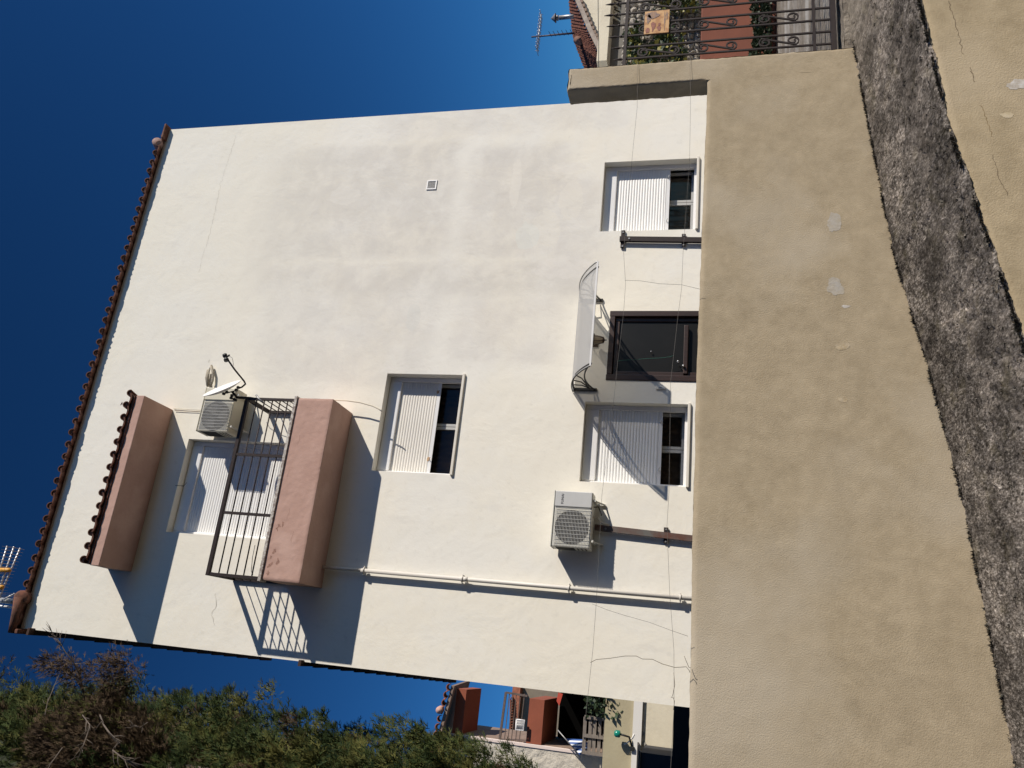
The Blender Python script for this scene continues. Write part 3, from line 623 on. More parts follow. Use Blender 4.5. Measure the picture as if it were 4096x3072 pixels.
rbar('top_rail', [(.545, 9.365, ZT), (3.045, 9.365, ZT)], .024); rbar('top_rail', [(.57, 9.39, ZT), (.57, 9.99, ZT)], .024); rbar('top_rail', [(3.02, 9.39, ZT), (3.02, 9.99, ZT)], .024)
for z in (6.155, 6.03, 5.905, 5.785, 5.665):
    rbar('bar', [(.59, 9.365, z), (3.0, 9.365, z)], .0095, False); rbar('bar', [(.57, 9.39, z), (.57, 9.99, z)], .0075, False); rbar('bar', [(3.02, 9.39, z), (3.02, 9.99, z)], .0075, False)
for xp in (.57, 1.388, 2.205, 3.02): rbar('post', [(xp, 9.366, 5.545), (xp, 9.366, ZT-.02)], .018)
for xp in (.57, 3.02): rbar('post', [(xp, 9.97, 5.50), (xp, 9.97, ZT-.02)], .018)

# little tiled hood over the balcony door
g = HB_(); g.bbox(.535, 3.01, 9.32, 10.0, 7.99, 8.13, M_PINK, .008); hood = g.build('hood')
tile_h = half_tile(.40, .052, .012, M_TILE, plug=True); tile_hu = pan_tile(.185, .40, .02, M_TILE)
for k in range(14):
    x = .60 + k*.1865
    if x < 3.05: inst(tile_h, 'roof_tile', hood, tuple(Vector((x, 9.245 + random.uniform(-.012, .012), 8.185 + random.uniform(-.006, .006))) - HO), (.30, 0, random.uniform(-.03, .03)))
    if x + .093 < 3.0: inst(tile_hu, 'roof_tile', hood, tuple(Vector((x+.093, 9.262 + random.uniform(-.012, .012), 8.172)) - HO), (.30, 0, random.uniform(-.03, .03)))
g = HB_(); g.prism([(.545, 9.30, 8.131), (.545, 9.30, 8.16), (.545, 9.999, 8.40), (.545, 9.999, 8.131)], (2.46, 0, 0), M_TILE); g.build('tile_bed', hood)
q = at(490, 1616, 9.6)
g = HB_(); g.tube([q, q + Vector((.02, .2, .10))], .006, M_WHITE, 6); g.lathe([(0, 0), (.03, .01), (.032, .02)], q, M_WHITE, (.2, -.6, .7), 10); g.build('hook', hood)

# ------------------------------------------------------------------ things fixed to the wall
def ac_unit(label, X0, X1, Z0, Z1, YF, YB, m, text=False):
    o = thing('air_conditioner', label, 'air conditioner', (X0, YB, Z0), 'outdoor air conditioning units on the facade'); w = X1 - X0; h = Z1 - Z0; d = YB - YF
    T = lambda x, y, z: (x, y, z)
    g = MB(); g.bbox(0, w, -d+.012, 0, 0, h, m, .012); g.build('casing', o)
    pw = w*.285; gx = w - pw; cx = gx*.50; cz = h*.5; r = h*.445
    g = MB(); g.bbox(gx-.002, w-.006, -d-.006, -d+.02, .008, h-.008, M_ACG if text else m, .008); g.build('side_panel', o)
    # recessed fan opening
    g = MB(); n = 36; vs = []
    for k in range(n): a = 2*math.pi*k/n; vs += [(cx+r*math.cos(a), -d+.0105, cz+r*math.sin(a)), (cx+r*.93*math.cos(a), -d+.010, cz+r*.93*math.sin(a))]
    g.add([(cx+r*math.cos(2*math.pi*k/n), -d+.009, cz+r*math.sin(2*math.pi*k/n)) for k in range(n)], [tuple(range(n))], M_DARK); g.build('fan_opening', o)
    g = MB()
    for k in range(3):
        a0 = k*2.094; vs = [(cx, -d+.007, cz)] + [(cx+r*.85*math.cos(a0+t*.28), -d+.005+.0005*t, cz+r*.85*math.sin(a0+t*.28)) for t in range(5)]
        g.add(vs, [(0, i+1, i+2) for i in range(4)], mat('fan_grey', (.06, .06, .06), .6))
    g.lathe([(0, -.002), (r*.2, 0), (r*.2, .004)], (cx, -d+.004, cz), MATS['fan_grey'], (0, 1, 0), 14); g.build('fan', o)
    g = MB(); mg = mat('grille_wire', (.50, .50, .48), .5)
    k = .025
    while k < h - .02: g.box(.02, gx-.02, -d-.006, -d-.002, k, k+.0045, mg); k += .0185
    k = .02
    while k < gx - .015: g.box(k, k+.005, -d-.010, -d-.0062, .02, h-.02, mg); k += .047
    g.build('fan_grille', o)
    g = MB(); g.bbox(-.003, w+.003, -d+.0, .0, h-.001, h+.012, m, .005); g.build('lid', o)
    for xx in (w*.14, w*.86):
        g = MB(); g.tube([(xx, -d+.03, -.022), (xx, .05, -.022)], .014, M_ACW, sq=True); g.tube([(xx, .035, -.02), (xx, .035, -.13)], .012, M_ACW, sq=True)
        g.tube([(xx, -d+.10, -.035), (xx, .03, -.12)], .008, M_ACW, sq=True); g.build('bracket', o)
    g = MB(); 
    for zz in (.05, .10, .15): g.box(-.004, -.0005, -d+.05, -.06, zz, zz+.015, M_DARK)
    g.box(-.004, -.0005, -d+.03, -.02, .2, h-.05, M_DARK); g.build('side_vent', o)
    return o
ac2 = ac_unit('grey air conditioner on a rusty steel post, maker name printed on its side panel', 1.300, 2.013, 1.313, 1.80, 9.68, 9.945, M_ACW, True)
ac1 = ac_unit('cream air conditioner beside the balcony door behind the satellite dish', 2.59, 3.27, 6.705, 7.215, 9.63, 9.93, M_ACW2)
cu = bpy.data.curves.new('maker_name', 'FONT'); cu.body = 'FUNAI'; cu.size = .046; cu.extrude = .0008; cu.align_x = 'CENTER'
to = bpy.data.objects.new('tmp', cu); C.objects.link(to); bpy.context.view_layer.update()
me = bpy.data.meshes.new_from_object(to); bpy.data.objects.remove(to)
me.materials.clear(); me.materials.append(mat('dark_print', (.05, .05, .06), .6)); lo = bpy.data.objects.new('maker_name', me); C.objects.link(lo); lo.parent = ac2
lo.location = (.605, -.2725, .37); lo.rotation_euler = (math.pi/2, 0, 0)
g = MB(); q = [(.42, -.10, -.002), (.42, -.10, -.05), (.36, -.06, -.11), (.345, -.04, -.2)]; g.tube(q, .012, M_CREAMC, 8); g.tube([(.55, -.12, -.002), (.56, -.10, -.06), (.46, -.05, -.10)], .008, M_BLACK, 6); g.build('pipe', ac2)
# insulated pipe loop above the upper unit
pts = [at(x, y, 9.95) for x, y in ((832, 1545), (828, 1512), (833, 1482), (845, 1466), (852, 1490), (851, 1520), (842, 1546))]
o = thing('pipe_loop', 'frayed insulated refrigerant pipe looped on the wall right of the upper air conditioner', 'pipe', pts[0]); g = MB(); g.tube([p - pts[0] for p in pts], [.024, .03, .026, .032, .022, .018, .018], mat('frayed_insulation', (.5, .45, .36), .9, var=.4, scale=60, bump=.8, bscale=90), 8); g.build('hose', o)

def cable(label, pts, r, m, Y, name='cable'):
    P = [at(x, y, Y) for x, y in pts]; o = thing(name, label, 'cable', P[0]); g = MB(); g.tube([p - P[0] for p in P], r, m, 6); g.build('strand', o)
cable('pale cable running from the tiled hood to the upper air conditioner', ((694, 1633), (740, 1637), (803, 1641)), .004, M_CREAMC, 9.985)
cable('thin pale cable under the first one between hood and air conditioner', ((700, 1642), (750, 1645), (800, 1647)), .004, mat('tan_cable', (.42, .33, .25), .8), 9.985)
cable('cream cable arching from the balcony corner to the first floor window', ((1335, 1600), (1390, 1603), (1440, 1610), (1490, 1624), (1515, 1636), (1528, 1646)), .009, M_CREAMC, 9.86)
cable('black cable tangle hanging on the balcony railing below the dish', ((1010, 1600), (1022, 1622), (1050, 1640), (1075, 1652), (1100, 1660), (1140, 1668), (1165, 1670)), .004, M_BLACK, 9.8)
cable('short thin black cable looping off the railing end by the parapet', ((1172, 1600), (1160, 1608), (1160, 1620)), .003, M_BLACK, 9.7)
cable('thin wire hanging under the balcony door lintel', ((702, 1942), (735, 1944), (748, 1930)), .004, M_BLACK, 9.97)
cable('black string tied to the left end of the balcony bars', ((1020, 2180), (1010, 2230), (1005, 2285), (1012, 2300)), .004, M_BLACK, 9.34)

# satellite dish on the railing corner
d0 = at(890, 1560, 9.25)
o = thing('satellite_dish', 'white satellite dish seen edge on, clamped to the balcony railing corner', 'satellite dish', (3.02, 9.365, 6.31)); OO = Vector(o.location)
nrm = Vector((.78, -.62, .30)).normalized()
g = MB(); prof = [(0, .0)]; RD = .275
dc = at(890, 1558, 9.20) - OO
prof = [(RD*k/10, .055*(k/10)**2) for k in range(11)] + [(RD, .047), (RD*.97, .042)] + [(RD*k/10, .055*(k/10)**2 - .006) for k in range(9, -1, -1)]
g.lathe(prof, dc - nrm*.03, mat('white_dish_paint', (.78, .78, .77), .4, var=.05), nrm, 36); g.build('reflector', o)
arm = [at(x, y, Y_) - OO for x, y, Y_ in ((955, 1553, 9.24), (968, 1548, 9.22), (982, 1536, 9.20), (976, 1524, 9.17), (940, 1480, 9.08), (912, 1440, 9.0))]
g = MB(); g.tube(arm, .012, M_IRON, 8); g.build('arm', o)
q = at(903, 1432, 8.99) - OO
g = MB(); g.lathe([(0, -.05), (.035, -.05), (.035, -.02), (.022, -.015), (.022, .02), (.033, .025), (.033, .06), (0, .06)], q, M_BLACK, (.5, 0, .3), 12); g.tube([q, q + Vector((.05, 0, -.05))], .012, M_BLACK, 6)
g.build('receiver', o)
g = MB(); g.tube([at(x, y, 9.0) - OO for x, y in ((915, 1425), (928, 1430), (932, 1445), (934, 1462))], .003, M_BLACK, 5); g.build('lead', o)
g = MB(); g.tube([at(x, y, Y_) - OO for x, y, Y_ in ((930, 1568, 9.25), (948, 1590, 9.36), (1000, 1592, 9.37), (1030, 1597, 9.37))], [.018, .02, .018, .018], M_BLACK, 8)
for px, py in ((895, 1575), (907, 1568), (928, 1582), (925, 1592), (942, 1600), (953, 1550), (945, 1560), (938, 1598)):
    c = at(px, py, 9.27) - OO; g.bbox(c.x-.018, c.x+.018, c.y-.02, c.y+.02, c.z-.018, c.z+.018, M_BLACK, .006)
g.tube([at(895, 1575, 9.25) - OO, at(945, 1562, 9.25) - OO], .010, M_BLACK, 6); g.build('bracket', o)
g = MB(); g.tube([at(1025, 1580, 9.33) - OO, at(1035, 1595, 9.33) - OO, at(1055, 1612, 9.33) - OO], .014, M_GALV, 8); g.build('clamp', o)

# drainpipe
o = thing('drainpipe', 'cream painted drainpipe running down from the balcony floor to the garden wall', 'pipe', (.826, 9.93, -1.1))
g = MB(); g.tube([(0, 0, 0), (0, 0, 5.50)], .027, mat('cream_painted_pipe', (.64, .61, .56), .5, var=.06, scale=3), 14); g.tube([(0, 0, 5.50), (0, 0, 6.07)], .023, MATS['cream_painted_pipe'], 14); g.tube([(0, 0, 4.0), (0, 0, 4.07)], .031, MATS['cream_painted_pipe'], 14); g.build('pipe', o)
for z in (4.361, 2.974, 1.569, .199):
    g = MB(); g.lathe([(.034, -.01), (.041, -.01), (.041, .01), (.034, .01)], (0, 0, z+1.1), MATS['cream_painted_pipe'], n=14)
    for s_ in (-1, 1): g.tube([(s_*.04, .0, z+1.1), (s_*.06, .0, z+1.1)], .007, MATS['cream_painted_pipe'], 6); g.tube([(s_*.05, 0, z+1.1), (s_*.05, .07, z+1.1)], .005, M_GALV, 6)
    g.build('clip', o)

# ventilation grille
o = thing('vent_grille', 'small white louvred vent high on the blank part of the wall', 'vent', (6.84, 10, 4.205))
g = MB(); w_, h_ = .172, .165
for a, b, c, d in ((0, w_, 0, .018), (0, w_, h_-.018, h_), (0, .018, .0181, h_-.0181), (w_-.018, w_, .0181, h_-.0181)): g.box(a, b, -.014, -.001, c, d, M_WHITE)
g.build('frame', o)
g = MB(); g.quad((.01, -.0012, .01), (w_-.01, -.0012, .01), (w_-.01, -.0012, h_-.01), (.01, -.0012, h_-.01), mat('vent_shade', (.12, .12, .12), .9))
for k in range(7): z = .02 + k*.018; g.prism([(.019, -.003, z+.009), (.019, -.012, z), (.019, -.010, z-.001), (.019, -.0015, z+.008)], (w_-.038, 0, 0), M_WHITE)
g.build('louvres', o)

# curved polycarbonate canopy over the street door
o = thing('door_canopy', 'curved frosted plastic canopy on black scroll brackets over the brown street door', 'canopy', (3.47, 10, 1.4)); OO = Vector(o.location)
AX0, AX1 = 3.475, 4.93
arc = []
for k in range(13):
    t = k/12; y = 10 - .01 - 1.0*t; arc.append((y, 1.725 + .0*t - .36*t**2.3))
g = MB(); n = len(arc)
vs = [tuple(Vector((X, y, z)) - OO) for X in (AX0, AX1) for y, z in arc] + [tuple(Vector((X, y, z - .005)) - OO) for X in (AX0, AX1) for y, z in arc]
fs = [(i, i+1, n+i+1, n+i) for i in range(n-1)]; g.add(vs[:2*n], fs, M_POLY, True); g.build('sheet', o)
g = MB(); g.bbox(AX0-.01-OO.x, AX1+.01-OO.x, 8.982-10, 9.004-10, 1.352-1.4, 1.376-1.4, M_WHITE, .003); g.build('front_rail', o)
for X, nm in ((AX0-.012, 'edge_trim'), (AX1+.012, 'edge_trim')):
    g = MB(); g.tube([tuple(Vector((X, y, z+.004)) - OO) for y, z in arc], .008, M_GALV if X > 4 else M_BLACK, 6); g.build(nm, o)
def cbracket(X):
    g = MB(); L_ = lambda y, z: tuple(Vector((X, y, z)) - OO)
    g.tube([L_(9.985, 1.70), L_(9.985, 1.42)], .016, M_BLACK, sq=True)
    g.tube([L_(y, z-.012) for y, z in arc], .011, M_BLACK, sq=True)
    bez = []
    for k in range(11):
        t = k/10; y = (1-t)**2*9.985 + 2*t*(1-t)*9.60 + t*t*9.10; z = (1-t)**2*1.43 + 2*t*(1-t)*1.60 + t*t*1.41; bez.append((y, z))
    g.tube([L_(*p) for p in bez], .009, M_BLACK, sq=True)
    for (y1, k) in ((9.80, 1), (9.62, 2), (9.42, 3)):
        za = 1.715 - .36*((10-y1)/1.0)**2.3; b = bez[k+1]; g.tube([L_(9.97 - .02*k, 1.47 + .01*k), L_((y1+b[0])/2, (za+b[1])/2 - .012), L_(y1, za)], .006, M_BLACK, sq=True)
    g.bbox(X-.02-OO.x, X+.02-OO.x, -.03, -.002, 1.40-1.4, 1.73-1.4, M_BLACK, .004); g.build('bracket', o)
cbracket(3.50); cbracket(4.86)

# wall lantern under the canopy
o = thing('wall_lantern', 'small brown lantern hanging on the wall beneath the door canopy', 'lantern', (4.18, 9.84, 1.31)); M_BRZ = mat('bronze_paint', (.07, .045, .03), .5, .3)
g = MB(); g.lathe([(0, .215), (.012, .215), (.05, .19), (.095, .165), (.095, .155)], (0, 0, 0), M_BRZ, n=6); g.tube([(0, 0, .21), (0, .07, .24), (0, .15, .2)], .009, M_BRZ, 6); g.bbox(-.04, .04, .14, .158, .12, .26, M_BRZ, .004); g.build('cap', o)
g = MB()
for k in range(6):
    a = k*math.pi/3; g.tube([(.078*math.cos(a), .078*math.sin(a), .158), (.042*math.cos(a), .042*math.sin(a), .03)], .005, M_BRZ, 5)
g.lathe([(.045, .035), (.05, .028), (.03, .015), (.008, .008), (.006, -.02), (0, -.02)], (0, 0, 0), M_BRZ, n=6); g.build('cage', o)
g = MB(); g.lathe([(.072, .156), (.038, .034)], (0, 0, 0), mat('amber_glass', (.30, .24, .17), .3), n=6); g.build('glass', o)
# bell push
q = at(2640, 1552, 9.99); o = thing('bell_push', 'small flat bell push on the wall left of the door', 'doorbell', q)
g = MB(); g.bbox(-.018, .018, -.012, .0, -.07, .06, M_FAC, .004); g.build('plate', o); g = MB(); g.box(-.006, .006, -.016, -.012, -.02, .02, M_GALV); g.build('button', o)

# steel angle posts
def angle_post(label, xt, zt, xb, tabs, m):
    o = thing('steel_post', label, 'metal post', (xb, 9.94, -1.1)); h = zt + 1.1; dx = xt - xb
    g = MB(); w_ = .038
    g.prism([(-w_, 0, 0), (w_, 0, 0), (w_+dx, 0, h), (-w_+dx, 0, h)], (0, .006, 0), m); g.prism([(-w_, .007, 0), (-w_, .05, 0), (-w_+dx, .05, h), (-w_+dx, .007, h)], (.006, 0, 0), m); g.build('angle_bar', o)
    for z, a in tabs:
        X = dx*(z+1.1)/h; g = MB(); g.bbox(X-.10*a, X+.115*a, .028, .05, z+1.1-.028, z+1.1+.028, M_IRON, .003)
        for s_ in (-1, 1): g.tube([(X + s_*.085*a, .028, z+1.1), (X + s_*.085*a, .018, z+1.1)], .011, M_GALV, 8)
        g.build('fixing_plate', o)
    g = MB(); g.tube([(dx*.9, -.001, h*.94), (dx*.9, -.012, h*.94)], .013, M_GALV, 8); g.build('bolt', o)
    return o
angle_post('dark steel angle post standing between the pillar side window and the canopy', 5.835, 1.215, 5.74, ((1.172, 1.35), (.30, .92)), M_IRON)
angle_post('rusty steel angle post carrying the lower air conditioner', 1.615, 1.30, 1.50, ((.40, .9),), M_RUST)

# ------------------------------------------------------------------ roof antenna
o = thing('tv_antenna', 'tall white mast with several yagi aerials rising above the left roof corner', 'antenna', (-.05, 10.35, 9.7)); OO = Vector(o.location)
g = MB(); g.tube([(0, 0, 0), (.0, 0, 3.2)], .04, mat('pale_mast', (.68, .70, .70), .4, .2), 12); g.tube([(-.085, .0, 0), (-.085, 0, 1.9)], .019, MATS['pale_mast'], 10)
for z in (.35, .5, .75, 1.0): g.lathe([(.041, 0), (.044, 0), (.044, .015), (.041, .015)], (0, 0, z), M_GALV, n=12)
g.build('mast', o)
M_AL = mat('aluminium_boom', (.55, .56, .58), .4, .5, var=.2, scale=20); M_YEL = mat('orange_plastic', (.62, .30, .03), .5)
def boom(a, b, n, el, name='boom'):
    P0 = at(*a, 10.2) - OO; P1 = at(*b, 10.2) - OO; g = MB(); g.tube([P0, P1], .012, M_AL, 6)
    for k in range(n):
        c = P0.lerp(P1, (k+.3)/n); g.tube([c + Vector((0, -el, .0)), c + Vector((0, el, 0))], .0025, M_GALV, 4, caps=False)
        g.bbox(c.x-.009, c.x+.009, c.y-.014, c.y+.014, c.z-.012, c.z+.012, M_AL, .003)
    g.build(name, o)
boom((29, 2184), (-30, 2370), 14, .09); boom((56, 2186), (-18, 2400), 16, .09); boom((81, 2192), (-5, 2395), 16, .09)
boom((60, 2374), (-12, 2412), 7, .25)
for (a, b) in (((-6, 2280), (42, 2281)), ((-12, 2352), (14, 2348))):
    P0 = at(*a, 10.18) - OO; P1 = at(*b, 10.18) - OO; g = MB(); g.tube([P0, P0.lerp(P1, .15), P0.lerp(P1, .85), P1], [.015, .035, .035, .015], M_YEL, 10); g.build('spreader', o)

# ------------------------------------------------------------------ cypress trees
def crown_mesh(name, cx, cy, z0, z1, rad, ncl, npc, mats, prob, seed, top=1.2, size=.075, az=None, yb=1.0, bot=.1):
    r = np.random.default_rng(seed); V = []; 
    th = r.uniform(0, 2*np.pi, ncl) if az is None else r.uniform(az[0], az[1], ncl)
    zz = z0 + (z1 - z0)*r.uniform(0, 1, ncl)**.95
    R = np.array([rad*min(1, ((z1 - z)/top)**.55 if z1 > z else 0)*min(1, (max(0, z - z0)/bot + .05)**.5)*(1 + .22*noise.noise(Vector((math.cos(t)*1.5 + seed, math.sin(t)*1.5, z*.9))) + .17*noise.noise(Vector((math.cos(t)*4, math.sin(t)*4 + seed, z*2.4)))) for t, z in zip(th, zz)])
    rr = R*(.66 + .38*r.uniform(0, 1, ncl)**.8)
    P = np.stack([cx + rr*np.cos(th), cy + rr*np.sin(th)*yb, zz], 1)
    out = np.stack([np.cos(th), np.sin(th), np.full(ncl, .9)], 1); out /= np.linalg.norm(out, axis=1)[:, None]
    cs = r.uniform(.05, .15, ncl)
    N = ncl*npc; idx = np.repeat(np.arange(ncl), npc)
    loc = r.normal(0, 1, (N, 3)); loc /= np.linalg.norm(loc, axis=1)[:, None]; loc *= r.uniform(.1, 1, (N, 1))**.6
    base = P[idx] + loc*cs[idx][:, None]*np.array([1, 1, 1.25])
    d = out[idx]*.75 + loc*.55 + r.normal(0, .42, (N, 3)); d[:, 2] += .25; d /= np.linalg.norm(d, axis=1)[:, None]
    side = np.cross(d, r.normal(0, 1, (N, 3))); side /= np.linalg.norm(side, axis=1)[:, None]
    s = r.uniform(.6, 1.5, (N, 1))*size
    tri = []
    # a flat scale-leaf spray: main blade and two side lobes
    for (o0, a, L_, w) in ((0, 0, 1.0, .10), (.2, .6, .55, .09), (.35, -.6, .55, .09), (.6, .5, .4, .08)):
        dd = d*math.cos(a) + side*math.sin(a); ss = side*math.cos(a) - d*math.sin(a); b = base + d*s*o0
        tri.append(np.stack([b - ss*s*w*.6, b + ss*s*w*.6, b + dd*s*L_], 1))
    T = np.concatenate(tri, 0); nT = len(T); mi_c = r.choice(len(mats), ncl, p=prob)
    mi = np.tile(mi_c[idx], len(tri)); flip = r.uniform(0, 1, nT) < .12; mi = np.where(flip, r.choice(len(mats), nT, p=prob), mi)
    me = bpy.data.meshes.new(name); me.vertices.add(nT*3); me.vertices.foreach_set('co', T.reshape(-1)); me.loops.add(nT*3); me.loops.foreach_set('vertex_index', np.arange(nT*3, dtype=np.int32))
    me.polygons.add(nT); me.polygons.foreach_set('loop_start', np.arange(0, nT*3, 3, dtype=np.int32)); me.polygons.foreach_set('loop_total', np.full(nT, 3, dtype=np.int32))
    for m in mats: me.materials.append(m)
    me.polygons.foreach_set('material_index', mi.astype(np.int32)); me.update(); me.validate(); return me
def core(cx, cy, z0, z1, rad, top, seed, m):
    g = MB(); n = 18; rows = 26; vs = []
    for j in range(rows+1):
        z = z0 + (z1-z0)*j/rows; k = min(1, max(0, (z1-z)/top)**.55)*min(1, ((z-z0)/1.5+.05)**.5)*rad*.62
        for i in range(n): a = 2*math.pi*i/n; q = k*(1 + .3*noise.noise(Vector((math.cos(a)*2+seed, math.sin(a)*2, z*1.5)))); vs.append((cx + q*math.cos(a), cy + q*math.sin(a), z))
    g.add(vs, [(j*n+i, j*n+(i+1) % n, (j+1)*n+(i+1) % n, (j+1)*n+i) for j in range(rows) for i in range(n)], m, True); return g
GZ = -2.4
def tree(name, label, cx, cy, z0, z1, rad, ncl, npc, prob, seed, top=1.2, az=None, mats=M_LEAF, size=.066, corek=True, bot=1.5):
    o = thing(name, label, 'tree', (cx, cy, GZ), 'cypress trees at the left of the house'); me = crown_mesh('crown', 0, 0, z0-GZ, z1-GZ, rad, ncl, npc, mats, prob, seed, top, size, az, 1.0, bot)
    c = bpy.data.objects.new('crown', me); C.objects.link(c); c.parent = o
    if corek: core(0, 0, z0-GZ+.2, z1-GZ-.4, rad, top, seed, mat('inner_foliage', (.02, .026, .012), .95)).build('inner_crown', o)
    g = MB(); g.tube([(0, 0, 0), (.05, .02, 3), (-.03, .04, 6), (0, 0, z1-GZ-.6)], [.17, .14, .1, .02], M_BARK, 8); g.build('trunk', o)
    r = random.Random(seed); 
    for k in range(9):
        a = r.uniform(-2.2, .9); z = r.uniform(z0+.5, z1-1) - GZ; g = MB(); e = rad*r.uniform(.75, 1.0)
        g.tube([(0, 0, z-.9), (math.cos(a)*e*.5, math.sin(a)*e*.5, z-.45), (math.cos(a)*e, math.sin(a)*e, z+.1)], [.035, .022, .008], M_BARK, 5); g.build('limb', o)
    return o
AZ_ = (-2.6, 1.3)
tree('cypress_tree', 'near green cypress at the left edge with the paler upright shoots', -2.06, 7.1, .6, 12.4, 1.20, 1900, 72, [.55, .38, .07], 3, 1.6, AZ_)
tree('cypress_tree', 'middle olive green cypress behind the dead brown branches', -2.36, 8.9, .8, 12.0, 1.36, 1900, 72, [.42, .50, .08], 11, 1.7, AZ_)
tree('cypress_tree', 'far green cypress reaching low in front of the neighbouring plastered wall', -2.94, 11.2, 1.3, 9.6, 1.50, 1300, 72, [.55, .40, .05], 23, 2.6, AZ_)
# dead brown cypress top with bare bleached branches
o = thing('dead_cypress', 'dead brown cypress with bare bleached twigs sticking out against the sky', 'tree', (-1.30, 6.6, GZ)); cxx, cyy = -1.30, 6.6
me = crown_mesh('crown', .05, 0, 4.6-GZ, 5.8-GZ, .50, 430, 90, [M_LEAF[2], M_LEAF[1]], [.90, .10], 5, .7, .05, None, 1.0, .6); c = bpy.data.objects.new('crown', me); C.objects.link(c); c.parent = o
g = MB(); g.tube([(0, 0, 0), (.03, 0, 4), (.05, 0, 7.4), (.25, 0, 8.1)], [.10, .09, .05, .015], M_BARK2, 8); g.build('trunk', o)
OO = Vector((cxx, cyy, GZ))
def bare(pts, r0, r1, sub=0, seed=1, m=M_BARK2):
    P = [at(x, y, Y_) - OO for x, y, Y_ in pts]; n = len(P); r0 *= .5; r1 *= .45; g = MB(); g.tube(P, [r0 + (r1-r0)*k/(n-1) for k in range(n)], m, 5); r = random.Random(seed)
    for k in range(sub):
        i = r.randrange(n-1); a = P[i].lerp(P[i+1], r.random()); d = (P[i+1]-P[i]).normalized(); q = Vector((r.gauss(0, 1), r.gauss(0, 1), r.gauss(0, 1))); L_ = r.uniform(.05, .14)
        b = a + (d*.8 + q*.45).normalized()*L_; g.tube([a, a.lerp(b, .5) + q*.008, b], [.0035, .0025, .001], m, 4)
    g.build('bare_branch', o)
bare(((340, 2790, 6.60), (318, 2700, 6.50), (290, 2640, 6.45), (262, 2610, 6.40), (240, 2570, 6.40), (215, 2540, 6.40), (200, 2515, 6.40)), .018, .002, 26, 1)
bare(((345, 2780, 6.60), (305, 2718, 6.50), (270, 2688, 6.50), (250, 2695, 6.50), (205, 2705, 6.50)), .022, .004, 12, 2)
bare(((268, 2688, 6.50), (235, 2680, 6.50), (205, 2662, 6.50), (190, 2640, 6.50)), .010, .002, 10, 3)
bare(((440, 2760, 6.60), (455, 2710, 6.55), (462, 2660, 6.50), (450, 2625, 6.50)), .014, .003, 18, 4)
bare(((455, 2705, 6.55), (485, 2695, 6.55), (515, 2680, 6.50)), .010, .003, 10, 5)
bare(((400, 2860, 6.20), (415, 2900, 6.00), (440, 2935, 5.90), (480, 2975, 5.80)), 0.012, .016, 10, 6)
bare(((330, 2860, 6.00), (360, 2900, 5.90), (345, 2950, 5.80), (310, 3040, 5.70)), .009, .010, 16, 7)
bare(((250, 2990, 5.80), (200, 3060, 5.70), (185, 3100, 5.70)), .008, .012, 8, 8)
bare(((180, 2860, 6.00), (190, 2810, 6.10), (235, 2700, 6.30)), .010, .004, 8, 9)
bare(((450, 3000, 5.70), (500, 3040, 5.70), (560, 3060, 5.70)), .010, .016, 12, 10)
bare(((590, 2890, 6.30), (560, 2910, 6.10), (520, 2900, 6.10)), .008, .004, 8, 11)
for (px, py, Y_) in ((600, 2600+1, 0),): pass
# clumps of withered foliage on the bare tips
for k, (px, py, s_) in enumerate(((200, 2655, .10), (232, 2680, .13), (272, 2665, .05), (340, 2712, .09), (460, 2640, .08), (468, 2650, .06), (505, 2690, .10), (490, 2705, .12), (470, 2735, .14), (378, 2697, .08))):
    q = at(px, py, 6.5) - OO; me = crown_mesh('withered_spray', q.x, q.y, q.z - s_, q.z + s_, s_, 8, 26, [M_LEAF[2]], [1.], 50+k, .12, .045); c = bpy.data.objects.new('withered_spray', me); C.objects.link(c); c.parent = o

# ------------------------------------------------------------------ neighbouring house seen in the gap on the left (Y about 26)
nb = thing('neighbour_house', 'orange and cream house with loggias in the gap left of the tall house', 'house', (-2.6, 26, -1.1)); NO = Vector(nb.location)
class NB(MB):
    def build(s, name, parent=None): s.v = [tuple(Vector(v) - NO) for v in s.v]; return MB.build(s, name, parent or nb)
g = NB(); g.box(-7, -2.74, 26, 30, 2.47, 7.66, M_OLD); g.build('wall')
g = NB(); g.bbox(-2.739, -2.64, 25.97, 26.1, 2.47, 7.72, mat('pink_white_trim', (.78, .66, .60), .7), .01); g.build('corner_trim')
g = NB(); g.box(-2.739, -2.62, 26.11, 29.6, 2.3, 7.6, M_SOFF); g.build('side_wall')
g = NB(); g.box(-4.2, -2.78, 25.9, 25.99, 7.55, 7.95, mat('pale_blue_paint', (.50, .60, .62), .7)); g.build('fascia')
g = NB(); g.box(-2.63, -1.30, 26, 27.9, 7.2, 7.52, M_RUSTO); g.build('beam')
g = NB(); g.prism([(-1.2, 25.3, 7.42), (-4.5, 25.3, 8.0), (-4.5, 25.3, 8.1), (-1.2, 25.3, 7.52)], (0, 5.5, 1.0), M_SOFF); nroof = g.build('roof')
tn = half_tile(.6, .12, .025, M_TILE2)
for k in range(12):
    t = k/11; X = -1.25 - 2.6*t; inst(tn, 'roof_tile', nroof, tuple(Vector((X, 25.2, 7.55 + .457*t + random.uniform(-.02, .02))) - NO), (.2, 0, random.uniform(-.1, .1)), (random.uniform(.85, 1.1),)*3)
g = NB(); g.lathe([(0, -.02), (.11, 0), (.11, .5)], (-1.95, 25.15, 7.78), mat('pink_cap', (.55, .33, .27), .9), (0, 1, .2), 12); g.build('cap_tile', nroof)
g = NB(); g.box(-2.63, -1.33, 26, 28.8, 4.62, 5.1, M_RUSTO); nbal = g.build('balcony')
no = bpy.data.objects.new('balcony_railing', None); C.objects.link(no); no.parent = nb
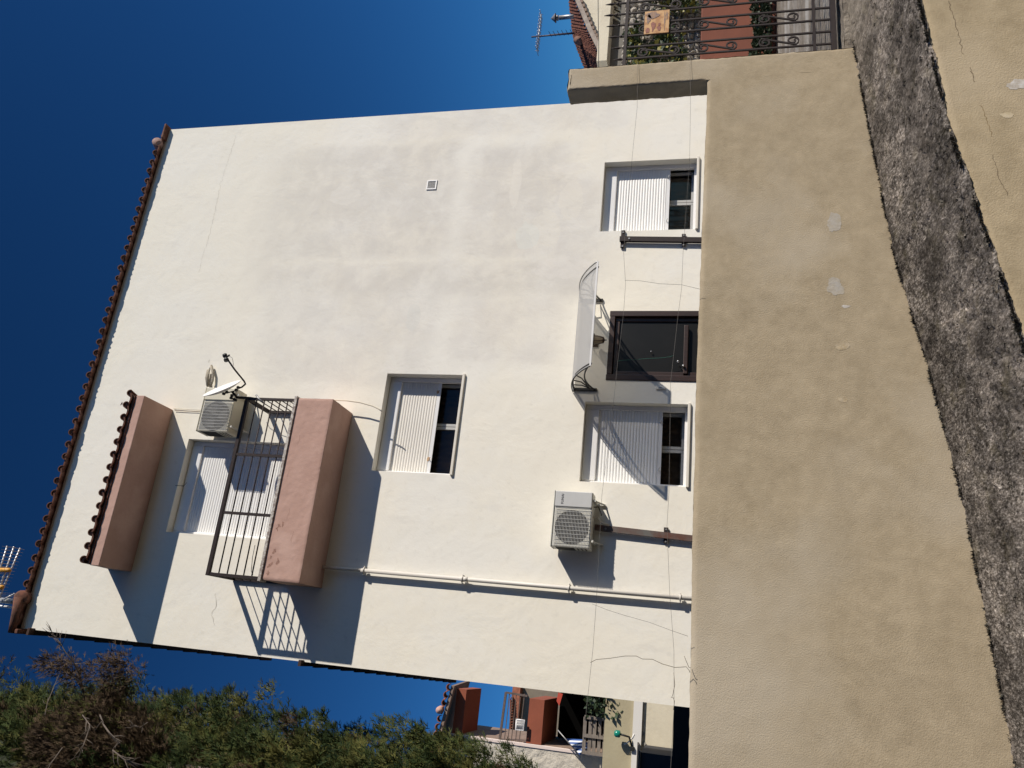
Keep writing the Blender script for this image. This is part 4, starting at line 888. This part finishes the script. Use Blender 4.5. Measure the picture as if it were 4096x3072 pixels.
def nbar(name, a, b, r, Y=26.05):
    P0 = at(*a, Y); P1 = at(*b, Y); g = NB(); g.tube([P0, P1], r, mat('weathered_steel', (.16, .12, .10), .6, var=.4, scale=20), sq=True); g.build(name, no)
nbar('rail', (2024, 2768), (1997, 2972), .035)
for x in (2038, 2052, 2066, 2083, 2098): nbar('bar', (x, 2775), (x-22, 2975), .012)
nbar('post', (2024, 2770), (2110, 2784), .03); nbar('post', (2060, 2874), (2100, 2880), .015); nbar('post', (1999, 2970), (2090, 2984), .02)
# covered terrace under the balcony, its shade painted as near black walls
M_TERR_SHADE = mat('terrace_shade_black', (.004, .004, .004), 1., spec=0)
g = NB(); g.box(-2.62, -.7, 29.0, 29.2, 2.0, 4.6, M_TERR_SHADE); g.build('terrace_shade_wall')
g = NB(); g.box(-.98, -.9, 26.0, 29.0, 2.0, 4.6, M_TERR_SHADE); g.build('terrace_shade_wall')
o = thing('red_awning_panel', 'bright red panel catching the sun behind the orange balcony', 'panel', at(2230, 2775, 25.9)); OO = Vector(o.location)
P = [at(x, y, 25.9) - OO for x, y in ((2233, 2770), (2251, 2776), (2237, 2823), (2226, 2804))]; g = MB(); g.prism(P, (0, .06, 0), mat('red_paint', (.50, .07, .04), .6)); g.build('panel', o)
# farther house through the railing
o = thing('far_house', 'distant brown house with clay tile roof seen through the loggia railing', 'house', (-5, 44, -1)); OO = Vector(o.location)
def fbox(px0, px1, py0, py1, Y, m, dep, name, pa):
    A = at(px1, py1, Y); B = at(px0, py0, Y); off = Vector(pa.location); g = MB(); g.box(A.x-off.x, B.x-off.x, Y-off.y, Y+dep-off.y, A.z-off.z, B.z-off.z, m); return g.build(name, pa)
fbox(2062, 2240, 2745, 2960, 44, mat('brown_far_wall', (.24, .20, .15), .9, var=.2), 6, 'wall', o)
fr = fbox(2052, 2062, 2735, 2965, 43.4, M_TILE2, 7, 'roof', o)
tf = half_tile(.8, .17, .03, M_TILE2)
for k in range(15):
    q = at(2051, 2800 + k*11, 43.2) - OO; inst(tf, 'roof_tile', fr, tuple(q), (.2, 0, 0))
# white wire rack
c0 = at(2066, 2878, 25.8); o = thing('wire_rack', 'white wire rack hanging outside the orange balcony rail', 'rack', c0); OO = Vector(c0)
P = [at(x, y, 25.8) - OO for x, y in ((2066, 2878), (2098, 2881), (2094, 2922), (2062, 2919))]; g = MB()
g.tube(P + [P[0]], .022, M_WHITE, 6)
for k in range(1, 7): g.tube([P[0].lerp(P[3], 0) + (P[1]-P[0])*k/7, P[3] + (P[2]-P[3])*k/7], .010, M_WHITE, 5)
g.tube([(P[0]+P[3])/2, (P[1]+P[2])/2], .010, M_WHITE, 5); g.build('frame', o)
g = MB(); g.prism([p + Vector((0, .05, 0)) for p in P], (0, .02, 0), mat('dark_blue_mesh', (.02, .03, .05), .8)); g.build('backing', o)
# pale stone under the railing
fbox(2065, 2098, 2962, 2978, 26.5, mat('pale_ledge_stone', (.72, .62, .55), .8), .5, 'ledge', nb)
# striped flag
c0 = at(2232, 2922, 25.7); o = thing('striped_flag', 'blue and white striped flag hanging from a slanted pole on the terrace', 'flag', c0); OO = Vector(c0)
g = MB(); g.tube([at(2231, 2920, 25.7) - OO, at(2316, 3018, 25.7) - OO], .018, M_GALV, 6); g.build('pole', o)
A_ = [(2262, 2954), (2277, 2970), (2290, 2986), (2302, 3000), (2318, 3019)]; B_ = [(2340, 2958), (2352, 2972), (2352, 2988), (2350, 3002), (2338, 3019)]
MB_ = mat('flag_blue', (.03, .09, .30), .8); MW_ = mat('flag_white', (.72, .75, .80), .8); ns = 9; nu = 14
def flagp(u, v):
    f = v*(len(A_)-1); i = min(int(f), len(A_)-2); w = f - i
    a = Vector(A_[i]).lerp(Vector(A_[i+1]), w); b = Vector(B_[i]).lerp(Vector(B_[i+1]), w); q = a.lerp(b, u); return at(q.x, q.y, 25.72 + .09*math.sin(v*11 + u*4)) - OO
g = MB()
for k in range(ns): g.grid(lambda u, v, k=k: tuple(flagp(v, (k + u)/ns)), 2, nu, MB_ if k % 2 == 0 else MW_)
g.build('cloth', o)
# pallet fence
c0 = at(2330, 3010, 25.6); o = thing('pallet_fence', 'weathered grey wooden pallet standing as a fence on the terrace', 'fence', c0); OO = Vector(c0); M_PAL = mat('weathered_wood', (.27, .24, .21), .9, col2=(.16, .13, .11), scale=9, stretch=(1, 1, 6))
def pbar(name, a, b, wx, Y, m=M_PAL, th=.04):
    P0 = at(*a, Y) - OO; P1 = at(*b, Y) - OO; d = (P1-P0).normalized(); n = Vector((-d.z, 0, d.x))*wx; g = MB(); g.prism([P0-n, P1-n, P1+n, P0+n], (0, th, 0), m); g.build(name, o)
for px in (2340, 2362, 2380, 2400, 2421): pbar('slat', (px+1, 2868), (px-7, 3018), .050, 25.55)
for a, b in (((2338, 2867), (2438, 2882)), ((2332, 2941), (2422, 2952)), ((2327, 3008), (2428, 3022))): pbar('post', a, b, .050, 25.50)
pbar('white_lath', (2370, 2892), (2363, 2992), .028, 25.66, MATS['flag_white'])
# terrace and courtyard walls below
fbox(2429, 2540, 2700, 3300, 25.0, mat('khaki_render', (.45, .40, .27), .9, col2=(.39, .34, .225), scale=1, bump=.3, bscale=12, bdist=.02), 4.5, 'lower_wall', nb)
fbox(2540.5, 2550, 2700, 3300, 24.9, mat('white_ledge_paint', (.74, .72, .68), .7), 3, 'ledge', nb)
fbox(2551, 2694, 2700, 3400, 25.02, M_CREAM2, 3, 'lower_wall', nb)
for (px, py, sd_, rx, rz) in ((2565, 2884, 1, .07, .05), (2570, 2935, 4, .08, .05), (2576, 2975, 6, .06, .05), (2552, 2823, 2, .03, .02), (2551, 2865, 3, .03, .02), (2551, 2906, 5, .035, .02)): splat(at(px, py, 25.0), rx, rz, mat('grey_stain', (.33, .32, .29), .9), nb, NO, 'stain', d=-.01, seed=sd_, irr=.8)
# green lamp with its cable
c0 = at(2464, 2932, 24.95); o = thing('outdoor_lamp', 'green glass outdoor lamp with a white cable on the khaki wall', 'lamp', c0)
g = MB(); g.lathe([(0, .03), (.06, .03), (.10, -.02), (.10, -.12), (.07, -.15), (0, -.15)], (0, -.22, 0), mat('green_glass', (.01, .22, .16), .2), (0, 0, 1), 14); g.build('shade', o)
g = MB(); g.tube([(0, -.22, -.14), (-.05, -.14, -.4), (-.35, -.06, -.5)], .03, M_BLACK, 6); g.bbox(-.42, -.30, -.12, .0, -.56, -.44, M_BLACK, .01); g.build('arm', o)
P0 = at(2497, 2977, 24.9); cb = thing('lamp_cable', 'white cable curving from the green lamp down to the ledge', 'cable', P0); g = MB(); g.tube([at(x, y, 24.9) - P0 for x, y in ((2497, 2977), (2508, 2972), (2520, 2962), (2530, 2950), (2537, 2936))], .018, M_WHITE, 6); g.build('strand', cb)
# dark box and boards nearer the camera, painted as the shade down there
c0 = at(2700, 3010, 22.6); o = thing('shade_block', 'low charcoal box painted as the shade behind the left end of the garden wall', 'shade_box', Vector((-2.6, 22.6, -1.1)))
A = at(2562, 3012, 22.6); g = MB(); g.box(-3.4, A.x+2.6+.02, 0, 2.2, 0, A.z+1.1, mat('shade_charcoal', (.028, .03, .036), .7)); g.build('wall', o)  # body of the box painted as shade
g = MB(); g.prism([(-3.5, -.1, A.z+1.1), (A.x+2.66, -.1, A.z+1.1), (A.x+2.66, 2.3, A.z+1.3), (-3.5, 2.3, A.z+1.3)], (0, 0, .04), mat('shade_brown', (.06, .05, .045), .8)); g.build('roof', o)  # top of the box painted as shade, no real roof
o = thing('shade_screen', 'black boards painted as the shade low in the gap beside the house corner', 'fence', Vector((-3.5, 21.5, -1.1)))  # black boards stand for the darkness in the gap
zt = at(2693, 2900, 21.5).z + 1.1
for k in range(9): g = MB(); g.box(k*.34, k*.34+.339, .004*(k%2), .03, 0, zt, mat('gap_shade_black', (.012, .012, .013), .8)); g.build('shade_board', o)
# leaves beside the pallet
def leafy(name, label, boxpx, Y, n, mats_, ls, depth=.8, seed=1, cat='plant', grow=None):
    r = random.Random(seed); (xa, xb, ya, yb_) = boxpx; c0 = at((xa+xb)/2, (ya+yb_)/2, Y); o = thing(name, label, cat, c0); g = MB()
    for _ in range(n):
        u, v = r.random(), r.random()
        if noise.noise(Vector((u*4+seed, v*4, seed))) < -.18: continue
        q = at(xa + (xb-xa)*u, ya + (yb_-ya)*v, Y + r.uniform(-depth/2, depth/2)) - c0
        d = Vector((r.gauss(0, 1), r.gauss(0, 1)-.3, r.gauss(0, .8))).normalized(); s = d.cross(Vector((r.gauss(0, 1), r.gauss(0, 1), r.gauss(0, 1)))).normalized(); L_ = ls*r.uniform(.6, 1.3)
        g.add([q, q + d*L_*.45 + s*L_*.36, q + d*L_, q + d*L_*.45 - s*L_*.36], [(0, 1, 2, 3)], r.choice(mats_))
    g.build('foliage', o)
    g = MB(); a = at(xb, (ya+yb_)/2, Y) - c0
    for k in range(4):
        b = at(xa + (xb-xa)*r.random()*.6, ya + (yb_-ya)*r.random(), Y) - c0; g.tube([a, a.lerp(b, .5) + Vector((r.gauss(0, .05), 0, 0)), b], [.02, .014, .006], M_BARK, 5)
    g.build('stem', o); return o
ML = [mat('ivy_green', (.045, .085, .025), .6, var=.4, scale=3), mat('ivy_dark', (.02, .04, .015), .6), mat('ivy_yellow', (.22, .20, .03), .6)]
leafy('terrace_plant', 'dark leafy shrub behind the wooden pallet', (2345, 2482, 2785, 2868), 25.3, 420, [ML[0], ML[1], ML[1]], .14, seed=4)

# ------------------------------------------------------------------ right background behind the gate
ga = thing('metal_gate', 'dark brown wrought iron gate with scrolls and spear points beside the pillar', 'gate', (5.2, 5.85, -1.1)); GO = Vector(ga.location)
def gt(name, pts, r, sq=False, m=M_IRON): g = MB(); g.tube([Vector(p) - GO for p in pts], r, m, 6, sq=sq); return g.build(name, ga)
gt('rail', [(5.2, 5.85, .778), (9.6, 5.85, .778)], .014, True); gt('rail', [(5.2, 5.85, -.907), (9.6, 5.85, -.907)], .012, True); gt('frame', [(5.2, 5.85, -1.068), (9.6, 5.85, -1.068)], .022, True)
bar_zt = [.885, .913, .949, .975, 1.006, 1.0] + [1.0 + .0*k for k in range(30)]
spear = MB(); spear.lathe([(0, .13), (.004, .12), (.013, .06), (.004, .03), (.006, .02), (.013, .012), (.013, -.004), (.006, -.014), (.006, -.02)], (0, 0, 0), M_IRON, n=4); spear = spear.mesh('spear_point')
def scroll(xa, xb, z0, z1):
    """S scroll between two bars"""
    pts = []; xc = (xa+xb)/2; r = (xb-xa)/2 - .012
    for k in range(15):
        t = k/14; a = math.pi*(2.6 - 2.6*t) + math.pi*.15; rr = r*(.35 + .65*t); pts.append((xc + rr*math.cos(a)*.9, z1 - r + rr*math.sin(a)))
    e = pts[-1]; q = []
    for k in range(15):
        t = k/14; a = math.pi*(2.6*t) + math.pi*1.15; rr = r*(1 - .65*t); q.append((xc + rr*math.cos(a)*.9, z0 + r + rr*math.sin(a)))
    return pts + q
for k in range(32):
    X = 5.351 + k*.1365
    if X > 9.5: break
    zt = bar_zt[k]; gt('bar', [(X+.008, 5.85, zt-.12), (X, 5.85, -1.05)], .0075, True); inst(spear, 'spear_point', ga, tuple(Vector((X+.008, 5.85, zt-.13)) - GO))
    if k % 2 == 0 and k < 30:
        for z0, z1 in ((.27, .66), (-.245, .11), (-.78, -.43)): gt('scroll', [(x, 5.85, z) for x, z in scroll(X+.0, X+.1365, z0, z1)], .0068, True)
g = MB(); g.tube([Vector((5.20, 5.85, -1.1)) - GO, Vector((5.20, 5.85, 1.05)) - GO], .02, M_IRON, sq=True); g.build('post', ga)
# faded sign plate
def sign_mat():
    m = bpy.data.materials.new('sun_faded_poster'); m.use_nodes = True; t = m.node_tree; N = t.nodes; L = t.links; p = N['Principled BSDF']; p.inputs['Roughness'].default_value = .6
    tc = N.new('ShaderNodeTexCoord'); n1 = N.new('ShaderNodeTexNoise'); n1.inputs['Scale'].default_value = 14; n1.inputs['Detail'].default_value = 5; L.new(tc.outputs['Object'], n1.inputs['Vector'])
    r = N.new('ShaderNodeValToRGB'); e = r.color_ramp.elements; e[0].position = .42; e[0].color = (.42, .20, .07, 1); e[1].position = .55; e[1].color = (.60, .36, .16, 1); L.new(n1.outputs['Fac'], r.inputs[0]); L.new(r.outputs[0], p.inputs['Base Color']); return m
c0 = Vector((5.612, 5.825, .375)); o = thing('faded_sign', 'small sun faded orange sign plate fixed to the iron gate', 'sign', c0)
g = MB(); g.bbox(0, .273, 0, .006, 0, .231, sign_mat(), .002); g.build('plate', o)
MP = mat('faded_purple_print', (.22, .07, .07), .7, col2=(.33, .14, .09), scale=40); MG = mat('weathered_grey_print', (.16, .13, .15), .7, col2=(.40, .24, .14), scale=30); MY = mat('faded_yellow_print', (.62, .40, .20), .7)
for cx_, cz_, rx, rz, m_, sd_ in ((.222, .150, .040, .062, MG, 1), (.18, .19, .05, .02, MG, 2), (.045, .198, .030, .018, MP, 3), (.085, .146, .055, .018, MP, 4), (.055, .092, .030, .016, MP, 5), (.10, .09, .02, .01, MP, 8), (.14, .042, .105, .006, MG, 6), (.20, .024, .05, .008, MG, 7)):
    splat((cx_, -.001, cz_), rx, rz, m_, o, (0, 0, 0), 'faded_print', d=-.0012, seed=sd_, irr=.7)

# walls and plants beyond the gate
def wallthing(name, label, cat, px0, px1, py0, py1, Y, m, dep, part='wall'):
    A = at(px1, py1, Y); B = at(px0, py0, Y); x0, x1 = sorted((A.x, B.x)); z0 = min(A.z, B.z, -1.12); z1 = max(A.z, B.z); o = thing(name, label, cat, (x0, Y, z0)); g = MB(); g.bbox(0, x1-x0, 0, dep, 0, z1-z0, m, .02); g.build(part, o); return o
wallthing('terracotta_wall', 'plain terracotta painted garden wall beyond the gate', 'wall', 2815, 3090, -300, 330, 11.2, mat('terracotta_paint', (.205, .06, .03), .85, col2=(.16, .046, .024), scale=1.3, bump=.2), .3)
leafy('hedge_strip', 'dark low ivy growing at the foot of the terracotta wall', (3008, 3082, -250, 330), 10.95, 4200, [ML[1]], .07, .25, seed=2)
def rubble(label, px0, px1, py0, py1, Y):
    A = at(px1, py1, Y); B = at(px0, py0, Y); x0, x1 = sorted((A.x, B.x)); o = thing('rubble_wall', label, 'wall', (x0, Y, -1.1)); z1 = max(A.z, B.z)
    g = MB(); g.box(0, x1-x0, .06, .4, 0, z1+1.1, mat('wall_mortar', (.18, .165, .14), .9)); g.build('core', o)
    r = random.Random(5); ms = []
    for k in range(6):
        bm = bmesh.new(); bmesh.ops.create_icosphere(bm, subdivisions=1, radius=1)
        for v in bm.verts: v.co *= 1 + r.uniform(-.25, .2)
        me = bpy.data.meshes.new('stone'); bm.to_mesh(me); bm.free(); me.materials.append(mat('pale_stone', (.50, .46, .40), .9, col2=(.28, .25, .21), scale=2)); ms.append(me)
    z = .95
    while z < z1 + 1.05:
        x = 0
        while x < x1-x0:
            w = r.uniform(.09, .19); inst(r.choice(ms), 'stone', o, (x+w/2, .06, z), (r.uniform(0, 6), r.uniform(-.3, .3), r.uniform(-.3, .3)), (w*.55, .09, r.uniform(.06, .085))); x += w
        z += .135
    return o
rubble('pale rubble stone wall with ivy beyond the gate', 2492, 2812, -80, 262, 13.0)
leafy('ivy', 'green ivy with yellowing leaves climbing over the rubble stone wall', (2505, 2735, 95, 262), 12.7, 1900, [ML[0], ML[0], ML[1], ML[2]], .11, .3, seed=7)
leafy('ivy', 'patch of yellow tinged ivy high on the rubble wall near the frame edge', (2600, 2800, -90, 50), 12.72, 900, [ML[0], ML[2], ML[1]], .11, .3, seed=9)
# house with the tiled roof at the far right: a gable wall facing the street, its roof plane running back
o = thing('tiled_roof_house', 'low cream house with brown clay tile roof behind the iron gate', 'house', (18, 20, -1.1)); FO = Vector(o.location)
def onz(px, py, z): r = at(px, py, 1.0); k = z/r.z; return Vector((r.x*k, k, z))
g = MB(); g.prism([at(x, y, 20.3) - FO for x, y in ((2292, -40), (2416, 252), (2446, 330), (2446, -90), (2290, -90))], (0, .3, 0), M_CREAM2); g.build('wall', o)
Fc = [at(2284, -40, 20), at(2351, 120, 20), at(2411, 243, 20), at(2424, 300, 21.2)]; Gc = [at(2276, -40, 26), at(2291, 110, 26), at(2299, 160, 26), at(2352, 300, 26)]
def curve(P, t): f = t*(len(P)-1); i = min(int(f), len(P)-2); return P[i].lerp(P[i+1], f-i)
def roofp(u, v):
    a = curve(Fc, u); b = curve(Gc, u); p = a.lerp(b, v); q = (u*34) % 1; c = (v*24) % 1
    p = p + Vector((-.45, -.25, .86))*(.05*q + .05*abs(math.sin(math.pi*v*24)) + .02*nz(u*40, v*30, 0, 1)); return tuple(p - FO)
g = MB(); g.grid(roofp, 204, 168, M_TILE3, False); fr = g.build('roof', o)
g = MB(); pts = [curve(Fc, t/20) for t in range(21)]
for a, b in zip(pts, pts[1:]): g.prism([a - FO, b - FO, b - FO + Vector((0, 0, -.16)), a - FO + Vector((0, 0, -.16))], (0, .12, 0), mat('pale_eave_board', (.46, .40, .34), .8, col2=(.25, .2, .17), scale=4))
g.build('eave_board', o)
for k in range(26):
    q = curve(Fc, (k+.5)/26*.96) + Vector((0, .04, -.20)); g = MB(); g.bbox(-.07, .07, -.02, .22, -.05, .05, MATS['brown_soffit'], .01); m_ = g.build('rafter_end', o, tuple(q - FO))
# small ridge, chimney pipe and aerial
g = MB(); q = at(2308, 160, 24) - FO; upn = (at(2308, 160, 24) - at(2322, 166, 22.5)).normalized(); nr_ = Vector((0, 0, 0))

for k in range(6): g.lathe([(.13, 0), (.16, .25), (0, .26)], q - upn*.24*k, mat('hip_tile', (.30, .17, .13), .9, var=.2), tuple(-upn), 10)
g.build('hip_tiles', fr)
ck = at(2303, 65, 23.5); ctop = at(2205, 73, ck.y); o2 = thing('chimney_pipe', 'round metal chimney pipe with conical cowl on the brown tiled roof', 'chimney', ck - Vector((0, 0, .25)))
hgt = ctop.z - ck.z
g = MB(); g.tube([(0, 0, 0), (0, 0, hgt*.93)], .085, M_GALV, 14); g.tube([(0, 0, hgt*.97), (0, 0, hgt*1.02)], .11, M_GALV, 14); g.build('flue', o2); g = MB(); g.tube([(0, 0, hgt*1.02), (0, 0, hgt*1.07)], .05, M_BLACK, 8); g.lathe([(.19, hgt*1.07), (.0, hgt*1.07+.2)], (0, 0, 0), M_GALV, n=14); g.build('cowl', o2)
ak = at(2297, 133, 25); o3 = thing('roof_aerial', 'thin tv aerial mast with comb shaped elements on the far tiled roof', 'antenna', ak - Vector((0, 0, .2))); atp = at(2126, 147, ak.y); hh = atp.z - ak.z + .2
g = MB(); g.tube([(0, 0, 0), (0, 0, hh)], .032, mat('dark_mast', (.06, .05, .08), .6), 8); g.build('mast', o3)
g = MB(); zc = at(2155, 140, ak.y).z - ak.z + .2; g.tube([(-.8, 0, zc), (1.2, 0, zc)], .02, M_AL, 6)
for k in range(11): X = -.75 + k*.19; g.tube([(X, -.3, zc), (X, .3, zc)], .014, M_AL, 4); g.tube([(X, 0, zc-.09), (X, 0, zc+.09)], .012, M_AL, 4)
g.build('yagi', o3)
g = MB(); zc = at(2255, 135, ak.y).z - ak.z + .2
for k in range(7): Z_ = zc - .5 + k*.18; g.tube([(-.08, -.3, Z_), (.22, .3, Z_)], .012, MATS['dark_mast'], 4)
g.tube([(.05, 0, zc-.55), (.05, 0, zc+.62)], .014, MATS['dark_mast'], 4); g.build('comb_array', o3)
# power line crossing the far roof
P0 = at(2392, -30, 12.0); o = thing('overhead_wire', 'black overhead wire crossing the cream house down behind the pillar', 'wire', P0); g = MB(); g.tube([p - P0 for p in (P0, at(2393, 80, 12), at(2395, 160, 12), at(2394, 270, 12), at(2394, 420, 12))], .008, M_BLACK, 6); g.build('strand', o)
# porch with white window, its shade painted into the grey wall colour
po = wallthing('porch', 'porch wall with its shade painted in grey and a white shuttered window behind the gate', 'porch', 2425, 2620, -60, 300, 15.5, mat('porch_shade_grey', (.20, .185, .17), .9, var=.15), .3)
PO = Vector(po.location)
def ppix(name, a, m, dep=.04, Y=15.45):
    A = at(a[1], a[3], Y); B = at(a[0], a[2], Y); x0, x1 = sorted((A.x, B.x)); z0, z1 = sorted((A.z, B.z)); g = MB(); g.bbox(x0-PO.x, x1-PO.x, Y-dep-PO.y, Y-PO.y, z0-PO.z, z1-PO.z, m, .01); g.build(name, po)
ppix('window', (2500, 2580, 95, 130), M_WHITE); ppix('pane', (2512, 2522, 110, 122), M_DARK, .02, 15.40); ppix('pane', (2535, 2545, 110, 122), M_DARK, .02, 15.40)
ppix('lintel', (2424, 2436, -60, 300), M_CREAM2, .5)
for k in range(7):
    y0_ = -40 + k*17; P = [at(x, y, 15.43) - PO for x, y in ((2445, y0_), (2510, y0_+38), (2513, y0_+44), (2445, y0_+8))]; g = MB(); g.prism(P, (0, -.02, 0), M_CREAM2); g.build('sun_stripe', po)  # cream strips imitate stripes of sunlight on the porch wall
ppix('ledge', (2455, 2570, 40, 48), M_CREAM2)
ppix('shutter', (2502, 2535, 5, 36), mat('grey_green_shutter', (.20, .27, .24), .7))
# step and debris line at the foot of the gate
o = thing('doorstep', 'rough stone sill under the iron gate', 'step', (5.2, 5.76, -1.2)); g = MB(); g.grid(lambda u, v: (u*4.2, .0 + v*.17, .06 + .012*nz(u*30, v*3, 0, 1) + .015*nz(u*90, v*5, 1, 1)), 90, 6, MATS['grey_streaked_concrete']); g.grid(lambda u, v: (u*4.2, .01*nz(u*40, 0, 0, 1), -.1 + v*.16), 90, 4, MATS['grey_streaked_concrete']); g.build('stone', o)

# ------------------------------------------------------------------ unseen house added behind the camera to block sky light
oh = thing('sky_blocker_house', 'unseen long ochre house added across the street to deepen the shadows', 'house', (-6, -8, -2.4)); QO = Vector(oh.location)
M_OCH = mat('sky_blocker_ochre', (.26, .19, .12), .9, var=.3, scale=1.2)
OX0, OX1, OZ1, OY = -24.0, 11.0, 8.2, -8.0
oho = [(OX0 + 1.2 + k*2.9, OX0 + 2.3 + k*2.9, z0, z0 + 1.4) for k in range(11) for z0 in (-.6, 2.4, 5.4)]
class OB(MB):
    def build(s, name, parent=None): s.v = [tuple(Vector(v) - QO) for v in s.v]; return MB.build(s, name, parent or oh)
g = OB(); wall_with_holes(g, OX0, OX1, -2.45, OZ1, OY, oho, M_OCH)
g.box(OX0, OX1, -16.0, OY - .25, -2.45, OZ1 - .01, M_OCH); g.quad((OX0, OY, -2.45), (OX0, OY-.25, -2.45), (OX0, OY-.25, OZ1), (OX0, OY, OZ1), M_OCH); g.quad((OX1, OY, -2.45), (OX1, OY, OZ1), (OX1, OY-.25, OZ1), (OX1, OY-.25, -2.45), M_OCH); g.build('wall')
g = OB(); g.prism([(OX0-.4, OY+.5, OZ1), (OX0-.4, -12, OZ1+1.7), (OX0-.4, -16.5, OZ1)], (OX1-OX0+.8, 0, 0), M_TILE3); g.build('roof')
wm = MB(); wm.bbox(0, 1.1, -.12, -.05, 0, 1.4, mat('brown_shutter', (.09, .05, .03), .6), .01)
for k in range(9): wm.box(.06, 1.04, -.05, -.03, .08 + k*.14, .17 + k*.14, MATS['brown_shutter'])
wm = wm.mesh('window')
for (a, b, c, d) in oho: inst(wm, 'window', oh, tuple(Vector((a, OY, c)) - QO))  # windows of the added unseen house
